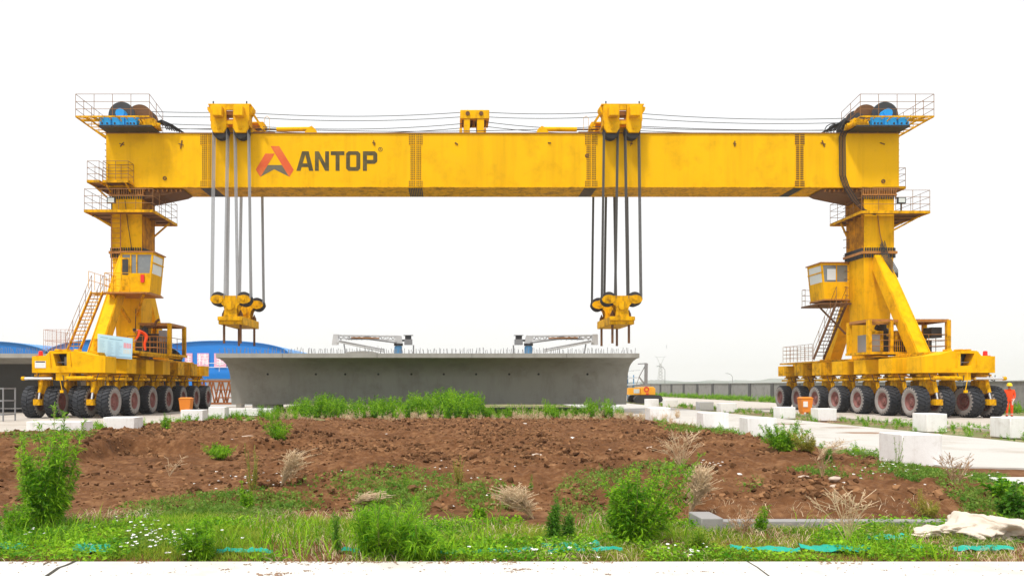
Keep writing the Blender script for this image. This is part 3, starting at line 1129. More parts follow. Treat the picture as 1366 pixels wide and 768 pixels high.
# winches ------------------------------------------------------------
def winch(mx, name='winch'):
    # mx(x): mirrored coordinate for the right end
    def bx(q, x0, y0, z0, x1, y1, z1, m=0):
        a, c = sorted((mx(x0), mx(x1)))
        q.box(a, y0, z0, c, y1, z1, m)
    q = MB()
    bx(q, -20.75, 45.7, GZ1 + .06, -17.6, 49.3, GZ1 + .16, 0)
    o = q.build('winch', ['dark'], crane)
    q = MB()
    for x0, x1 in ((-20.7, -20.05), (-19.95, -19.25), (-19.15, -18.5)):
        bx(q, x0, 45.72, GZ1 + .165, x1, 46.5, GZ1 + .70)
    bx(q, -20.05, 45.8, GZ1 + .165, -19.15, 46.5, GZ1 + .62)
    for x in (-20.55, -20.25, -19.8, -19.05, -18.85, -18.65):
        q.lathe([(0, 0), (0, .06), (.04, .06)], (mx(x), 45.69, GZ1 + .26), 'y', 8, mats=[1, 1])
    q.lathe([(0, 0), (0, .27), (.5, .27)], (mx(-19.6), 45.95, GZ1 + .98), 'y', 16)
    q.prism([(mx(-19.95), GZ1 + .7), (mx(-19.15), GZ1 + .7), (mx(-19.35), GZ1 + 1.0), (mx(-19.75), GZ1 + 1.0)], 'y', 46.0, 46.4)
    q.build('gearbox', ['blue', 'dark'], o)
    q = MB()
    q.lathe([(0, .0), (0, .80), (.09, .80), (.09, .5), (1.0, .5), (1.0, .80), (1.09, .80), (1.09, .0)], (mx(-19.75), 46.55, GZ1 + 1.05), 'y', 36, mats=[0, 0, 0, 1, 0, 1, 0])
    q.build('drum', ['dark', 'oldplate'], o)
    q = MB()
    q.lathe([(0, .0), (0, .78), (.09, .78), (.09, .5), (1.0, .5), (1.0, .78), (1.09, .78), (1.09, .0)], (mx(-18.85), 47.0, GZ1 + 1.08), 'y', 36, mats=[2, 1, 0, 1, 0, 1, 0])
    q.build('drum', ['dark', 'oldplate', 'rust'], o)
    if mx(-18) > 0:
        q = MB()
        q.lathe([(0, .1), (0, .72), (.08, .72), (.08, .35), (.9, .35), (.9, .72), (.98, .72), (.98, .1)], (mx(-18.2), 46.9, GZ1 + .60), 'y', 30)
        q.build('cable_reel', ['dark'], o)
    q = MB()
    q.prism([(mx(-18.45), GZ1 + .17), (mx(-17.4), GZ1 + .17), (mx(-17.55), GZ1 + .65), (mx(-18.35), GZ1 + .55)], 'y', 45.9, 46.9)
    q.tube((mx(-18.4), 46.0, GZ1 + .35), (mx(-17.3), 46.3, GZ1 + .3), .16, 12)
    q.build('motor', ['yellow_dirty'], o)
    for i in range(4):
        pass
    q = MB()
    for i in range(8):
        a = mx(-17.6 + .05 * i)
        bq = mx(-16.9 + .12 * i)
        q.path([(a, 46.4 + .1 * i, GZ1 + .55), ((a + bq) / 2, 46.4, GZ1 + .7 - .04 * i), (bq, 46.3 + .1 * i, GZ1 + .08)], .035, 5)
    q.build('hydraulic_hose', 'rubber', o)
    # walkway frame round the winch
    q = MB()
    zf = 17.58
    x0, x1 = mx(-21.95), mx(-17.6)
    for y in (45.35, 45.95):
        q.bar((x0, y, zf), (x1, y, zf), .05, .09)
    for i in range(10):
        x = x0 + (x1 - x0) * i / 9
        q.bar((x, 45.35, zf - .01), (x, 45.95, zf - .01), .04, .05)
    for x in (mx(-21.95), mx(-21.35), mx(-20.85)):
        q.bar((x, 45.35, zf), (x, 49.4, zf), .05, .09)
    for i in range(8):
        y = 45.6 + i * .53
        q.bar((mx(-21.95), y, zf - .01), (mx(-20.85), y, zf - .01), .035, .05)
    for y in (46.9, 47.9, 48.9):
        q.bar((mx(-21.9), y, zf - .06), (mx(-20.8), y, 16.9), .05, .07)
    for x in (-20.6, -19.4, -18.2):
        q.bar((mx(x), 45.4, zf - .05), (mx(x), 46.8, GZ1 + .06), .05, .06)
    wk = q.build('walkway', 'yellow_dirty', crane)
    q = MB()
    q.rail([(mx(-21.95), 49.4, zf), (mx(-21.95), 45.35, zf), (mx(-17.6), 45.35, zf), (mx(-17.6), 47.5, zf - .3)], 1.32, 1.1, 2, .017)
    q.build('railing', 'grate', wk)


winch(lambda x: x)
winch(lambda x: 2 * XC - x + .0)


# carriages ----------------------------------------------------------
AX = [40 + 2.63 * i for i in range(7)]
US = [1.9, .75, -.85, -1.9]


def carriage(cx, s):
    # s: +1 inner side towards +X (left carriage); u inner positive
    def X(u):
        return cx + s * u

    def bx(q, u0, y0, z0, u1, y1, z1, m=0):
        a, c = sorted((X(u0), X(u1)))
        q.box(a, y0, z0, c, y1, z1, m)
    q = MB()
    bx(q, -.95, 40.7, 2.55, .95, 56.5, 3.3)
    # front end beam with window opening
    y0, y1 = 39.35, 40.65
    q.prism([(X(u), z) for u, z in [(-1.72, 2.37), (-1.72, 3.22), (-1.02, 3.25), (-.80, 3.5), (-.56, 3.5), (-.66, 3.36), (-.48, 2.74), (-.48, 2.37)]], 'y', y0, y1)
    q.prism([(X(u), z) for u, z in [(.06, 2.37), (.06, 2.74), (.06, 3.36), (.02, 3.5), (.5, 3.5), (1.2, 3.3), (2.05, 3.22), (2.05, 2.37)]], 'y', y0, y1)
    q.prism([(X(u), z) for u, z in [(-.48, 2.37), (-.48, 2.74), (.06, 2.74), (.06, 2.37)]], 'y', y0, y1)
    q.prism([(X(u), z) for u, z in [(-.66, 3.36), (-.56, 3.5), (.02, 3.5), (.06, 3.36)]], 'y', y0, y1)
    # raised window surround
    q.bar((X(-.74), y0 - .02, 2.68), (X(-.82), y0 - .02, 3.45), .05, .08)
    q.bar((X(.30), y0 - .02, 2.68), (X(.22), y0 - .02, 3.45), .05, .08)
    bx(q, -.55, 39.45, 1.98, .30, 40.4, 2.37)
    for u in (-.2, .38, -.62):
        bx(q, u - .12, 39.7, 3.5, u + .12, 40.1, 3.6)
    car = q.build('carriage', 'yellow', crane, bevel=.015)
    q = MB()
    bx(q, -.66, 40.0, 2.74, .1, 40.02, 3.4, 0)
    bx(q, -.25, 39.75, 2.78, .04, 39.9, 3.2, 1)
    bx(q, -.6, 39.6, 2.9, .04, 39.64, 2.94, 1)
    q.build('control_recess', ['rubber', 'steelgrey'], car)
    # one cross beam per axle line
    for i, ya in enumerate(AX):
        if i == 0:
            continue
        q = MB()
        zt = 3.22 if i < 6 else 3.12
        q.prism([(X(u), z) for u, z in [(-1.75, 2.4), (-1.75, zt), (-1.0, zt + .02), (1.05, zt + .02), (1.2, zt), (2.02, zt), (2.02, 2.4)]], 'y', ya - .55, ya + .72)
        q.box(*sorted((X(1.99), X(2.035)))[:1], ya - .565, 2.38, sorted((X(1.99), X(2.035)))[1], ya - .55, zt)
        q.bar((X(2.0), ya - .56, 2.42), (X(.9), ya - .56, 2.42), .02, .06)
        if i % 2 == 0:
            q.path([(X(1.3), ya - .6, 2.5), (X(1.15), ya - .65, 2.7), (X(1.0), ya - .6, 2.95), (X(.85), ya - .58, 2.6)], .03, 5)
        q.build('cross_beam', 'yellow_dirty' if i > 3 else 'yellow', car, bevel=.015)
    # deck on top
    q = MB()
    if s < 0:
        bx(q, 1.1, 50.5, 3.24, 1.95, 56.4, 3.34)
    bx(q, -1.5, 41, 3.32, .95, 56.4, 3.40)
    bx(q, -1.55, 41.0, 3.41, .9, 43.6, 3.5)
    q.build('deck', 'yellow_dirty', car)
    # tow pipes
    q = MB()
    q.tube((X(-2.0), 39.2, 2.08), (X(-.6), 39.2, 2.08), .075, 8, 1)
    q.tube((X(-2.15), 39.2, 2.08), (X(-2.0), 39.2, 2.08), .1, 8, 0)
    q.tube((X(.1), 39.25, 2.1), (X(1.5), 39.25, 2.1), .1, 8, 0)
    q.tube((X(-1.2), 39.9, 2.2), (X(1.6), 39.9, 2.2), .07, 8, 2)
    q.build('steering_rod', ['yellow_dirty', 'chrome', 'rust'], car)
    q = MB()
    bx(q, -1.66, 39.6, 3.22, -1.5, 39.76, 3.27, 0)
    xx_ = X(-1.45)
    q.lathe([(0, .0), (0, .11), (.24, .10), (.27, 0)], (xx_, 39.7, 3.25), 'z', 14)
    q.build('beacon', 'redlamp', car)
    q = MB()
    q.path([(X(-.25), 39.3, 2.5), (X(-.22), 39.25, 2.0), (X(-.1), 39.2, 1.5)], .02, 5)
    q.cbox((X(-.1), 39.2, 1.42), .16, .1, .14)
    q.build('pendant_control', 'yellow', car)
    # hydraulic lines
    q = MB()
    for i, ya in enumerate(AX):
        for u in (1.75, .3, -1.3):
            q.path([(X(u), ya - .75, 2.35), (X(u - .1), ya - .8, 2.0), (X(u - .35), ya - .7, 1.95), (X(u - .45), ya - .6, 2.25)], .022, 5)
    q.build('hydraulic_line', 'rubber', car)
    return car, X


carL, XLf = carriage(XL, 1)
carR, XRf = carriage(XR, -1)
# white notice plate on the left end beam
q = MB()
q.box(XL - 1.55, 39.33, 2.62, XL - 1.0, 39.348, 2.98, 0)
q.box(XL - 1.52, 39.326, 2.90, XL - 1.03, 39.3305, 2.965, 1)
for i in range(3):
    q.box(XL - 1.50, 39.327, 2.68 + .06 * i, XL - 1.07, 39.3302, 2.70 + .06 * i, 2)
q.build('notice_plate', ['white', 'dark', 'glasspale'], carL)

# bogie prototype: slew ring, bracket, arm, cylinder, axle
def bogie_proto():
    q = MB()
    q.lathe([(2.40, 0), (2.40, .42), (2.30, .42), (2.30, .50), (2.20, .50), (2.20, .30), (1.95, .28), (1.95, 0)], (0, 0, 0), 'z', 20)
    q.box(-.55, -.62, 2.02, .55, .45, 2.14)
    q.prism([(-.3, 2.0), (.35, 2.0), (.45, 1.4), (.15, 1.15), (-.2, 1.3)], 'x', -.22, .22)
    q.bar((0, .3, 1.55), (0, .05, .83), .24, .34)
    q.tube((.05, -.42, 2.02), (.05, -.62, 1.36), .10, 10)
    q.tube((.05, -.60, 1.4), (.05, -.72, 1.02), .055, 8, 1)
    q.box(-.13, -.92, .72, .2, -.55, 1.02)
    q.bar((0, -.72, .86), (0, .0, .83), .2, .24)
    q.tube((-.6, 0, .83), (.6, 0, .83), .14, 12, 2)
    o = q.build('bogie', ['yellow_dirty', 'chrome', 'rust'], None)
    return o


bog = bogie_proto()


def wheel_proto():
    q = MB()
    # rim, visible on both sides
    pr = [(-.27, .44), (-.30, .46), (-.30, .42), (-.20, .39), (-.12, .24), (-.20, .22), (-.22, .12), (-.26, .11), (-.26, 0)]
    q.lathe(pr, (0, 0, 0), 'x', 28)
    q.lathe([(-a, r) for a, r in pr], (0, 0, 0), 'x', 28)
    for i in range(10):
        a = 2 * math.pi * i / 10
        for s in (-1, 1):
            q.tube((s * .13, .28 * math.cos(a), .28 * math.sin(a)), (s * .19, .28 * math.cos(a), .28 * math.sin(a)), .022, 6)
    rim = q.build('wheel', 'rim', None)
    q = MB()
    pr = [(-.27, .44), (-.325, .50), (-.345, .62), (-.335, .70), (-.315, .755), (-.27, .785), (-.12, .80), (0, .803), (.12, .80), (.27, .785), (.315, .755), (.335, .70), (.345, .62), (.325, .50), (.27, .44)]
    mats = [1] * 4 + [0] * 6 + [1] * 4
    q.lathe(pr, (0, 0, 0), 'x', 48, mats)
    NL = 24
    for i in range(NL):
        for s in (-1, 1):
            a0 = 2 * math.pi * (i + (.5 if s > 0 else 0)) / NL
            da = 2 * math.pi / NL

            def P(x, a, r):
                return (x, r * math.cos(a), r * math.sin(a))
            skew = .55 * da
            w_ = .58 * da
            ro = .845
            A = [P(s * .02, a0 + skew, .79), P(s * .02, a0 + skew + w_, .79), P(s * .325, a0 + w_, .735), P(s * .325, a0, .735)]
            B = [P(s * .02, a0 + skew, ro), P(s * .02, a0 + skew + w_, ro), P(s * .285, a0 + w_ * .95, ro - .018), P(s * .285, a0 + w_ * .05, ro - .018)]
            q.loft(A, B, 0)
            A2 = [P(s * .285, a0 + .05 * w_, ro - .018), P(s * .285, a0 + w_ * .95, ro - .018), P(s * .345, a0 + w_ * .9, .70), P(s * .345, a0 + w_ * .1, .70)]
            q.add(A2, [(0, 1, 2, 3)], 0)
    ty = q.build('tyre', ['tread', 'sidewall'], rim, loc=None)
    return rim, ty


rim, tyre = wheel_proto()
rim.location = (0, 0, 0)
first_w = first_b = True
for X in (XLf, XRf):
    for i, ya in enumerate(AX):
        for u in (1.33, -1.38):
            if first_b:
                o = bog
                first_b = False
            else:
                o = bog.copy()
                COL.objects.link(o)
            o.parent = crane
            o.location = Vector((X(u), ya, 0)) - offs(crane)
        for j, u in enumerate(US):
            if first_w:
                o = rim
                first_w = False
            else:
                o = copy_tree(rim)
            o.parent = crane
            dy = (.10 if j in (0, 2) else -.05) if i == 0 else 0
            o.location = Vector((X(u), ya + dy, .88)) - offs(crane)
            o.rotation_euler = (rng.random() * 6.28, 0, rng.normal(0, .02) + (R(3) if i == 0 and j > 1 else 0))


# stairs and side railings ----------------------------------------------
def stair(x0, x1, ya, za, yb, zb, n):
    q = MB()
    for x in (x0, x1):
        q.bar((x, ya, za), (x, yb, zb), .05, .2)
    for i in range(1, n):
        t_ = i / n
        y, z = ya + (yb - ya) * t_, za + (zb - za) * t_
        q.box(x0, y - .11, z - .02, x1, y + .11, z + .02)
    o = q.build('stair', 'yellow_dirty' if x0 < 0 else 'rust', crane)
    q = MB()
    for x in (x0, x1):
        for h in (.5, 1.0):
            q.tube((x, ya, za + h), (x, yb, zb + h), .016, 5)
        for i in range(5):
            t_ = i / 4
            y, z = ya + (yb - ya) * t_, za + (zb - za) * t_
            q.tube((x, y, z), (x, y, z + 1.0), .016, 5)
    q.build('handrail', 'grate', o)


stair(-21.45, -20.75, 43.2, 3.5, 46.3, 7.35, 17)
stair(24.1, 24.75, 50.6, 3.45, 47.6, 6.85, 15)
q = MB()
q.rail([(-20.7, 44.3, 7.3), (-20.7, 46.6, 7.3)], 1.0, .8, 1, .016)
q.box(-21.5, 46.2, 7.25, -19.7, 47.0, 7.32)
q.build('stair_landing', 'yellow_dirty', crane)
q = MB()
x0, x1 = -21.55, -19.95
q.rail([(x1, 41.0, 3.55), (x0, 41.0, 3.55), (x0, 43.8, 3.55)], 1.15, .22, 1, .012)
q.build('deck_railing', 'pink_rail', carL)
q = MB()
q.rail([(24.45, 56, 3.4), (24.45, 51.5, 3.4)], 1.1, .6, 3, .014)
q.rail([(24.45, 56, 3.4), (26.6, 56, 3.4)], 1.1, .6, 3, .014)
q.build('deck_railing', 'grate', carR)

# operator cabs -----------------------------------------------------------
def cab(x0, x1, ya, yb, zb, zt, s, front_windows):
    # s: +1 inner side is x1 ; the inner face leans outwards towards the top
    lean = .22
    zi = zb + (zt - zb) * .48

    def ring(z):
        t_ = (z - zb) / (zt - zb)
        e = lean * t_
        if s > 0:
            return [(x0, ya, z), (x1 + e, ya, z), (x1 + e, yb, z), (x0, yb, z)]
        return [(x0 - e, ya, z), (x1, ya, z), (x1, yb, z), (x0 - e, yb, z)]
    b = MB()
    b.loft(ring(zb), ring(zi))
    b.loft(ring(zt - .12), ring(zt), 0)
    e = lean + .08
    bx0, bx1 = (x0 - .08, x1 + e) if s > 0 else (x0 - e, x1 + .08)
    b.box(bx0, ya - .08, zt, bx1, yb + .08, zt + .07, 1)
    b.box(x0 - (.05), ya - .04, zb - .10, x1 + .05, yb + .04, zb, 1)
    # corner posts
    r0, r1 = ring(zi), ring(zt - .12)
    for i in range(4):
        p, q_ = Vector(r0[i]), Vector(r1[i])
        c = Vector(((x0 + x1) / 2, (ya + yb) / 2, 0))
        dp = Vector((.05 if p.x < c.x else -.05, .05 if p.y < c.y else -.05, 0))
        b.bar(p + dp, q_ + dp, .1, .1)
    # inner-face mid rail
    zm = zi + (zt - zi) * .52
    rr = ring(zm)
    ii = (1, 2) if s > 0 else (0, 3)
    b.bar(rr[ii[0]], rr[ii[1]], .06, .07)
    o = b.build('operator_cab', ['yellow', 'oldplate'], crane, bevel=.01)
    # glazing: front and inner faces

    def inset(r, d=.03):
        return [(p[0] + (d if p[0] < (x0 + x1) / 2 else -d), p[1] + (d if p[1] < (ya + yb) / 2 else -d), p[2]) for p in r]
    g0, g1 = inset(ring(zi)), inset(ring(zt - .12))
    q = MB()
    q.add([g0[0], g0[1], g1[1], g1[0]], [(0, 1, 2, 3)])
    q.build('window', 'glass', o)
    q = MB()
    if s > 0:
        q.add([g0[1], g0[2], g1[2], g1[1]], [(0, 1, 2, 3)])
    else:
        q.add([g0[3], g0[0], g1[0], g1[3]], [(0, 1, 2, 3)])
    q.build('window', 'glasspale', o)
    q = MB()
    q.add([g0[2], g0[3], g1[3], g1[2]], [(0, 1, 2, 3)])
    if s > 0:
        q.add([g0[3], g0[0], g1[0], g1[3]], [(0, 1, 2, 3)])
    else:
        q.add([g0[1], g0[2], g1[2], g1[1]], [(0, 1, 2, 3)])
    q.build('window', 'glass', o)
    q = MB()
    for x in front_windows:
        q.box(x - .035, ya - .012, zi, x + .035, ya + .02, zt - .1)
    q.build('window_post', 'yellow_dirty', o)
    return o


cL = cab(-19.15, -17.45, 45.0, 46.75, 7.18, 9.5, 1, [-18.55, -18.2])
q = MB()
q.box(-19.1, 44.985, 7.3, -18.62, 44.998, 9.2, 0)
q.box(-19.04, 44.975, 8.2, -18.68, 44.985, 9.1, 1)
q.build('door', ['yellow_dirty', 'dark'], cL)
q = MB()
q.box(-17.95, 44.93, 7.75, -17.75, 44.99, 8.2, 0)
q.build('extinguisher', 'redlamp', cL)
q = MB()
q.box(-19.75, 44.2, 7.02, -17.3, 46.8, 7.10, 0)
q.bar((-19.4, 44.5, 7.0), (XL + .2, 46.9, 5.6), .12, .16, 1)
q.bar((-17.6, 44.5, 7.0), (XL + .6, 46.9, 6.0), .12, .16, 1)
pl = q.build('cab_platform', ['oldplate', 'yellow_dirty'], crane)
q = MB()
q.rail([(-19.75, 46.7, 7.1), (-19.75, 44.25, 7.1), (-18.3, 44.25, 7.1)], 1.1, .55, 2, .02)
q.build('railing', 'yellow_dirty', pl)
q = MB()
q.bar((-20.4, 44.9, 9.55), (-20.0, 46.8, 9.55), .05, .05)
cR = cab(23.9, 25.45, 48.7, 50.6, 7.2, 9.46, -1, [24.65])
q = MB()
q.box(24.05, 48.685, 8.4, 24.6, 48.697, 9.1)
q.build('window_blind', 'shedwhite', cR)
q = MB()
q.box(23.55, 48.5, 6.85, 25.5, 51.2, 6.95, 0)
q.bar((23.7, 49.2, 6.85), (25.4, 49.0, 5.0), .07, .1, 0)
pl = q.build('cab_platform', ['rust'], crane)
q = MB()
q.rail([(25.3, 51.15, 6.95), (23.6, 51.15, 6.95), (23.6, 50.7, 6.95)], 1.1, .6, 2, .016)
q.build('railing', 'grate', pl)

# engine cages ---------------------------------------------------------
def cage(x0, x1, ya, yb, zb, zt, nm):
    q = MB()
    for x in (x0, x1):
        for y in (ya, yb):
            q.box(x - .11, y - .11, zb, x + .11, y + .11, zt)
    for (p, r_) in [((x0, ya), (x1, ya)), ((x1, ya), (x1, yb)), ((x1, yb), (x0, yb)), ((x0, yb), (x0, ya))]:
        q.bar((*p, zt - .05), (*r_, zt - .05), .12, .14, 1)
    q.box(x0 - .15, ya - .15, zb - .14, x1 + .15, yb + .15, zb, 0)
    o = q.build('engine_cage', ['yellow_dirty', 'oldplate'], crane)
    q = MB()
    q.rail([(x0, ya - .05, zb), (x1, ya - .05, zb)], 1.0, 1.1, 2, .02)
    q.rail([(x1, ya, zb), (x1, yb, zb)], 1.0, 1.1, 2, .02)
    q.build('railing', 'grate', o)
    return o


eR = cage(24.3, 28.85, 44.3, 46.5, 3.66, 5.5, 'r')
q = MB()
q.box(24.3, 44.3, 5.50, 25.6, 46.5, 5.55, 1)
q.box(27.0, 44.3, 5.50, 28.9, 46.5, 5.55, 1)
q.box(25.5, 44.22, 3.66, 25.68, 44.42, 5.45, 0)
q.box(24.9, 44.7, 3.7, 25.35, 45.4, 4.9, 0)
q.build('roof_sheet', ['yellow_dirty', 'oldplate'], eR)
q = MB()
q.box(24.55, 44.6, 3.7, 25.1, 46, 4.7, 1)
q.box(25.3, 44.9, 3.75, 26.3, 46.2, 4.6, 0)
q.tube((25.6, 45.2, 4.6), (25.6, 45.2, 5.3), .2, 10, 0)
q.tube((25.9, 45.2, 4.9), (25.2, 45.2, 5.15), .16, 10, 0)
q.box(25.95, 44.5, 4.3, 26.55, 45, 4.9, 2)
q.box(26.8, 44.9, 3.7, 28.3, 46.2, 4.35, 0)
q.box(28.1, 44.6, 4.5, 28.7, 45.4, 5.1, 0)
for i in range(6):
    q.tube((25.9 + .12 * i, 44.45, 3.7), (25.9 + .12 * i, 44.45, 4.3), .02, 5, 2)
q.build('engine', ['dark', 'steelgrey', 'yellow_dirty'], eR)
eL = cage(-18.9, -17.0, 47.0, 49.6, 3.66, 5.5, 'l')
q = MB()
q.box(-18.9, 47.0, 5.5, -17.0, 49.6, 5.55, 1)
q.path([(-18.5, 46.9, 5.3), (-17.9, 46.9, 5.3), (-17.8, 46.9, 5.6), (-17.6, 46.9, 5.75)], .08, 8, 0)
q.build('roof_sheet', ['rust', 'oldplate'], eL)
q = MB()
q.box(-18.6, 47.2, 3.7, -17.7, 49.2, 4.9, 0)
q.prism([(-18.9, 3.7), (-18.3, 3.7), (-18.35, 5.3), (-18.75, 4.9)], 'y', 46.4, 47.1, 0)
q.box(-17.7, 47.1, 4.4, -17.25, 47.6, 5.1, 1)
q.build('engine', ['dark', 'steelgrey'], eL)
# walkway along the left carriage in front of the leg
q = MB()
q.box(-19.7, 42.2, 3.52, -17.1, 46.8, 3.64, 0)
q.box(-17.35, 43.2, 3.40, -17.15, 49.8, 3.52, 0)
o = q.build('service_deck', ['yellow_dirty'], carL)
q = MB()
q.rail([(-18.9, 45.4, 3.64), (-17.15, 45.4, 3.64), (-17.15, 47, 3.64)], 1.0, .45, 2, .025)
q.build('railing', 'oldplate', o)
q = MB()
q.box(-19.8, 43.0, 3.4, -18.6, 43.2, 3.62)
q.box(-19.6, 42.5, 3.64, -18.2, 43.2, 4.3)
q.build('hydraulic_tank', ['yellow_dirty'], carL)
# information board hung on the left carriage
bd = empty('notice_board', (-18.5, 41.6, 3.3), 'pale blue notice board with tables hung tilted on the left carriage', 'notice board')
p00, p10, p11, p01 = at(130, 475.5, 41.9), at(175.8, 479, 41.7), at(176.8, 451, 41.7), at(130.3, 445, 41.9)


def bp(u, v, o=0.):
    a = Vector(p00).lerp(Vector(p10), u)
    c = Vector(p01).lerp(Vector(p11), u)
    r_ = a.lerp(c, v)
    r_.y -= o
    return r_


q = MB()
q.loft([bp(0, 0), bp(1, 0), bp(1, 1), bp(0, 1)], [bp(0, 0, -.05), bp(1, 0, -.05), bp(1, 1, -.05), bp(0, 1, -.05)], 0)
q.build('panel', ['boardblue'], bd)
q = MB()


def strip(u0, v0, u1, v1, m):
    q.add([bp(u0, v0, .006), bp(u1, v0, .006), bp(u1, v1, .006), bp(u0, v1, .006)], [(0, 1, 2, 3)], m)


strip(.08, .86, .30, .885, 0)
strip(.34, .83, .72, .86, 0)
for c in range(3):
    for r_ in range(13):
        strip(.06 + .23 * c, .12 + .05 * r_, .06 + .23 * c + .10 + .09 * rng.random(), .128 + .05 * r_, 0)
for c in range(5):
    strip(.755 + .045 * c, .50, .785 + .045 * c, .74, 1)
    strip(.755 + .045 * c, .24, .785 + .045 * c, .44, 2)
strip(.30, .05, .98, .085, 0)
q.build('board_print', ['boardink', 'boardpink', 'glasspale'], bd, normals=False)
q = MB()
for u in (.15, .85):
    q.bar(bp(u, .9, -.09), bp(u, .1, -.09), .06, .06)
q.build('frame', 'steelgrey', bd)

# ------------------------------------------------------------------ lifting trolleys and hook blocks
def trolley(cx, s, label):
    # s=+1: push cylinder points to +X
    t_ = empty('lifting_trolley', (cx, 47.95, GZ1 + .05), label, 'lifting trolley', 'lifting trolleys on the main girder')
    q = MB()
    w_ = 1.17
    for ya, yb in ((46.0, 46.14), (49.76, 49.9)):
        # side plates with oval window
        q.box(cx - w_, ya, 17.55, cx - .22, yb, 18.5)
        q.box(cx + .22, ya, 17.55, cx + w_, yb, 18.5)
        q.box(cx - .22, ya, 18.2, cx + .22, yb, 18.5)
        q.box(cx - .22, ya, 17.35, cx + .22, yb, 17.55)
        for e in (-.66, .66):
            q.prism([(cx + e - .46, 17.55), (cx + e - .46, 17.12), (cx + e - .30, 16.85), (cx + e + .30, 16.85), (cx + e + .46, 17.12), (cx + e + .46, 17.55)], 'y', ya - .03, yb + .0)
            q.lathe([(0, 0), (0, .10), (.1, .10)], (cx + e, ya - .09, 17.12), 'y', 10)
    for ya, yb in ((46.0, 46.75), (49.15, 49.9)):
        q.box(cx - w_ - .12, ya, 18.5, cx + w_ + .1, yb, 18.58)
    for sx in (-1, 1):
        for ya, yb in ((46.14, 46.75), (49.15, 49.76)):
            q.box(cx + sx * (w_ - .06) - .06, ya, 17.3, cx + sx * (w_ - .06) + .06, yb, 18.5)
            q.prism([(cx + sx * w_, 18.5), (cx + sx * (w_ + .22), 18.42), (cx + sx * (w_ + .2), 18.25), (cx + sx * w_, 17.95)], 'y', ya, yb)
            q.bar((cx + sx * .8, 46.7, 18.3), (cx + sx * .8, 47.8, 17.5), .12, .14)
    q.box(cx - w_, 46.75, GZ1 + .06, cx + w_, 49.15, 17.42)
    fr_ = q.build('frame', 'yellow', t_, bevel=.015)
    for ya, yb in ((46.142, 46.72), (49.18, 49.758)):
        q = MB()
        q.box(cx - .27, ya, 17.56, cx - .225, yb, 18.19)
        q.box(cx + .225, ya, 17.56, cx + .27, yb, 18.19)
        q.box(cx - .22, ya, 17.95, cx + .22, yb, 18.19)
        q.box(cx - .22, ya, 17.56, cx + .22, yb, 17.70)
        q.build('window_liner', 'oldplate', t_)
    for e in (-.62, .62):
        q = MB()
        q.box(cx + e - .28, 45.55, 17.72, cx + e + .28, 45.99, 18.32)
        q.build('motor_box', 'yellow', t_, bevel=.03)
    for ya in (46.1, 49.3):
        for e in (-.63, .63):
            q = MB()
            for j in range(4):
                y = ya + .08 + j * .13
                q.lathe([(0, 0), (0, .47), (.05, .40), (.07, .40), (.12, .47), (.12, 0)], (cx + e, y, 17.02), 'y', 24)
            q.build('sheave', 'dark', t_)
    q = MB()
    for e in (-1.0, 1.0):
        q.cbox((cx + e, 46.1, 18.66), .07, .07, .18)
    q.build('lamp', 'dark', t_)
    # push cylinder
    q = MB()
    zc = 17.36
    q.tube((cx + s * 1.3, 47.0, zc), (cx + s * 2.7, 47.0, zc), .05, 8, 1)
    q.tube((cx + s * 2.6, 47.0, zc), (cx + s * 4.6, 47.0, zc + .02), .14, 12, 0)
    q.prism([(cx + s * 4.3, GZ1 + .052), (cx + s * 5.1, GZ1 + .052), (cx + s * 5.0, GZ1 + .3), (cx + s * 4.75, GZ1 + .5), (cx + s * 4.55, GZ1 + .4)], 'y', 46.85, 47.25, 0)
    q.box(*sorted((cx + s * 1.2, cx + s * 2.5))[:1], 46.9, GZ1 + .052, sorted((cx + s * 1.2, cx + s * 2.5))[1], 47.5, GZ1 + .16, 1)
    q.build('push_cylinder', ['yellow', 'rust'], t_)
    # inclined side ladder and stays
    q = MB()
    for y in (46.5, 47.2):
        q.bar((cx + s * 1.2, y, 18.25), (cx + s * 1.9, y, 17.2), .08, .12)
    for i in range(4):
        z = 17.4 + .2 * i
        q.tube((cx + s * (1.78 - .13 * i), 46.5, z), (cx + s * (1.78 - .13 * i), 47.2, z), .03, 5)
    q.path([(cx + s * 1.95, 46.6, 17.15), (cx + s * 1.95, 46.6, 17.9), (cx + s * 2.1, 46.6, 18.05), (cx + s * 2.25, 46.6, 17.9), (cx + s * 2.25, 46.6, 17.15)], .012, 5)
    q.build('side_ladder', 'yellow_dirty', t_)
    for ya, zb in ((46.1, 6.95), (49.3, 6.95)):
        for e, hx in ((-1.05, -.78 - .40), (-.22, -.78 + .40), (.22, .78 - .40), (1.05, .78 + .40)):
            q = MB()
            for j in range(5):
                y = ya + .02 + j * .145
                q.tube((cx + e, y, 17.05), (cx + (e + hx) / 2, y, 12), .018, 5)
                q.tube((cx + (e + hx) / 2, y, 12), (cx + hx, y, zb), .018, 5)
            q.build('hoist_rope', 'rope' if s < 0 else 'ropeglare', t_, normals=False)  # left trolley's ropes take the paler colour with painted sky glare
    return t_


TL, TR = -13.05, 10.5
trolley(TL, 1, 'yellow lifting trolley at the left of the girder next to the painted emblem')
trolley(TR, -1, 'yellow lifting trolley on the right half of the girder above the right hook')


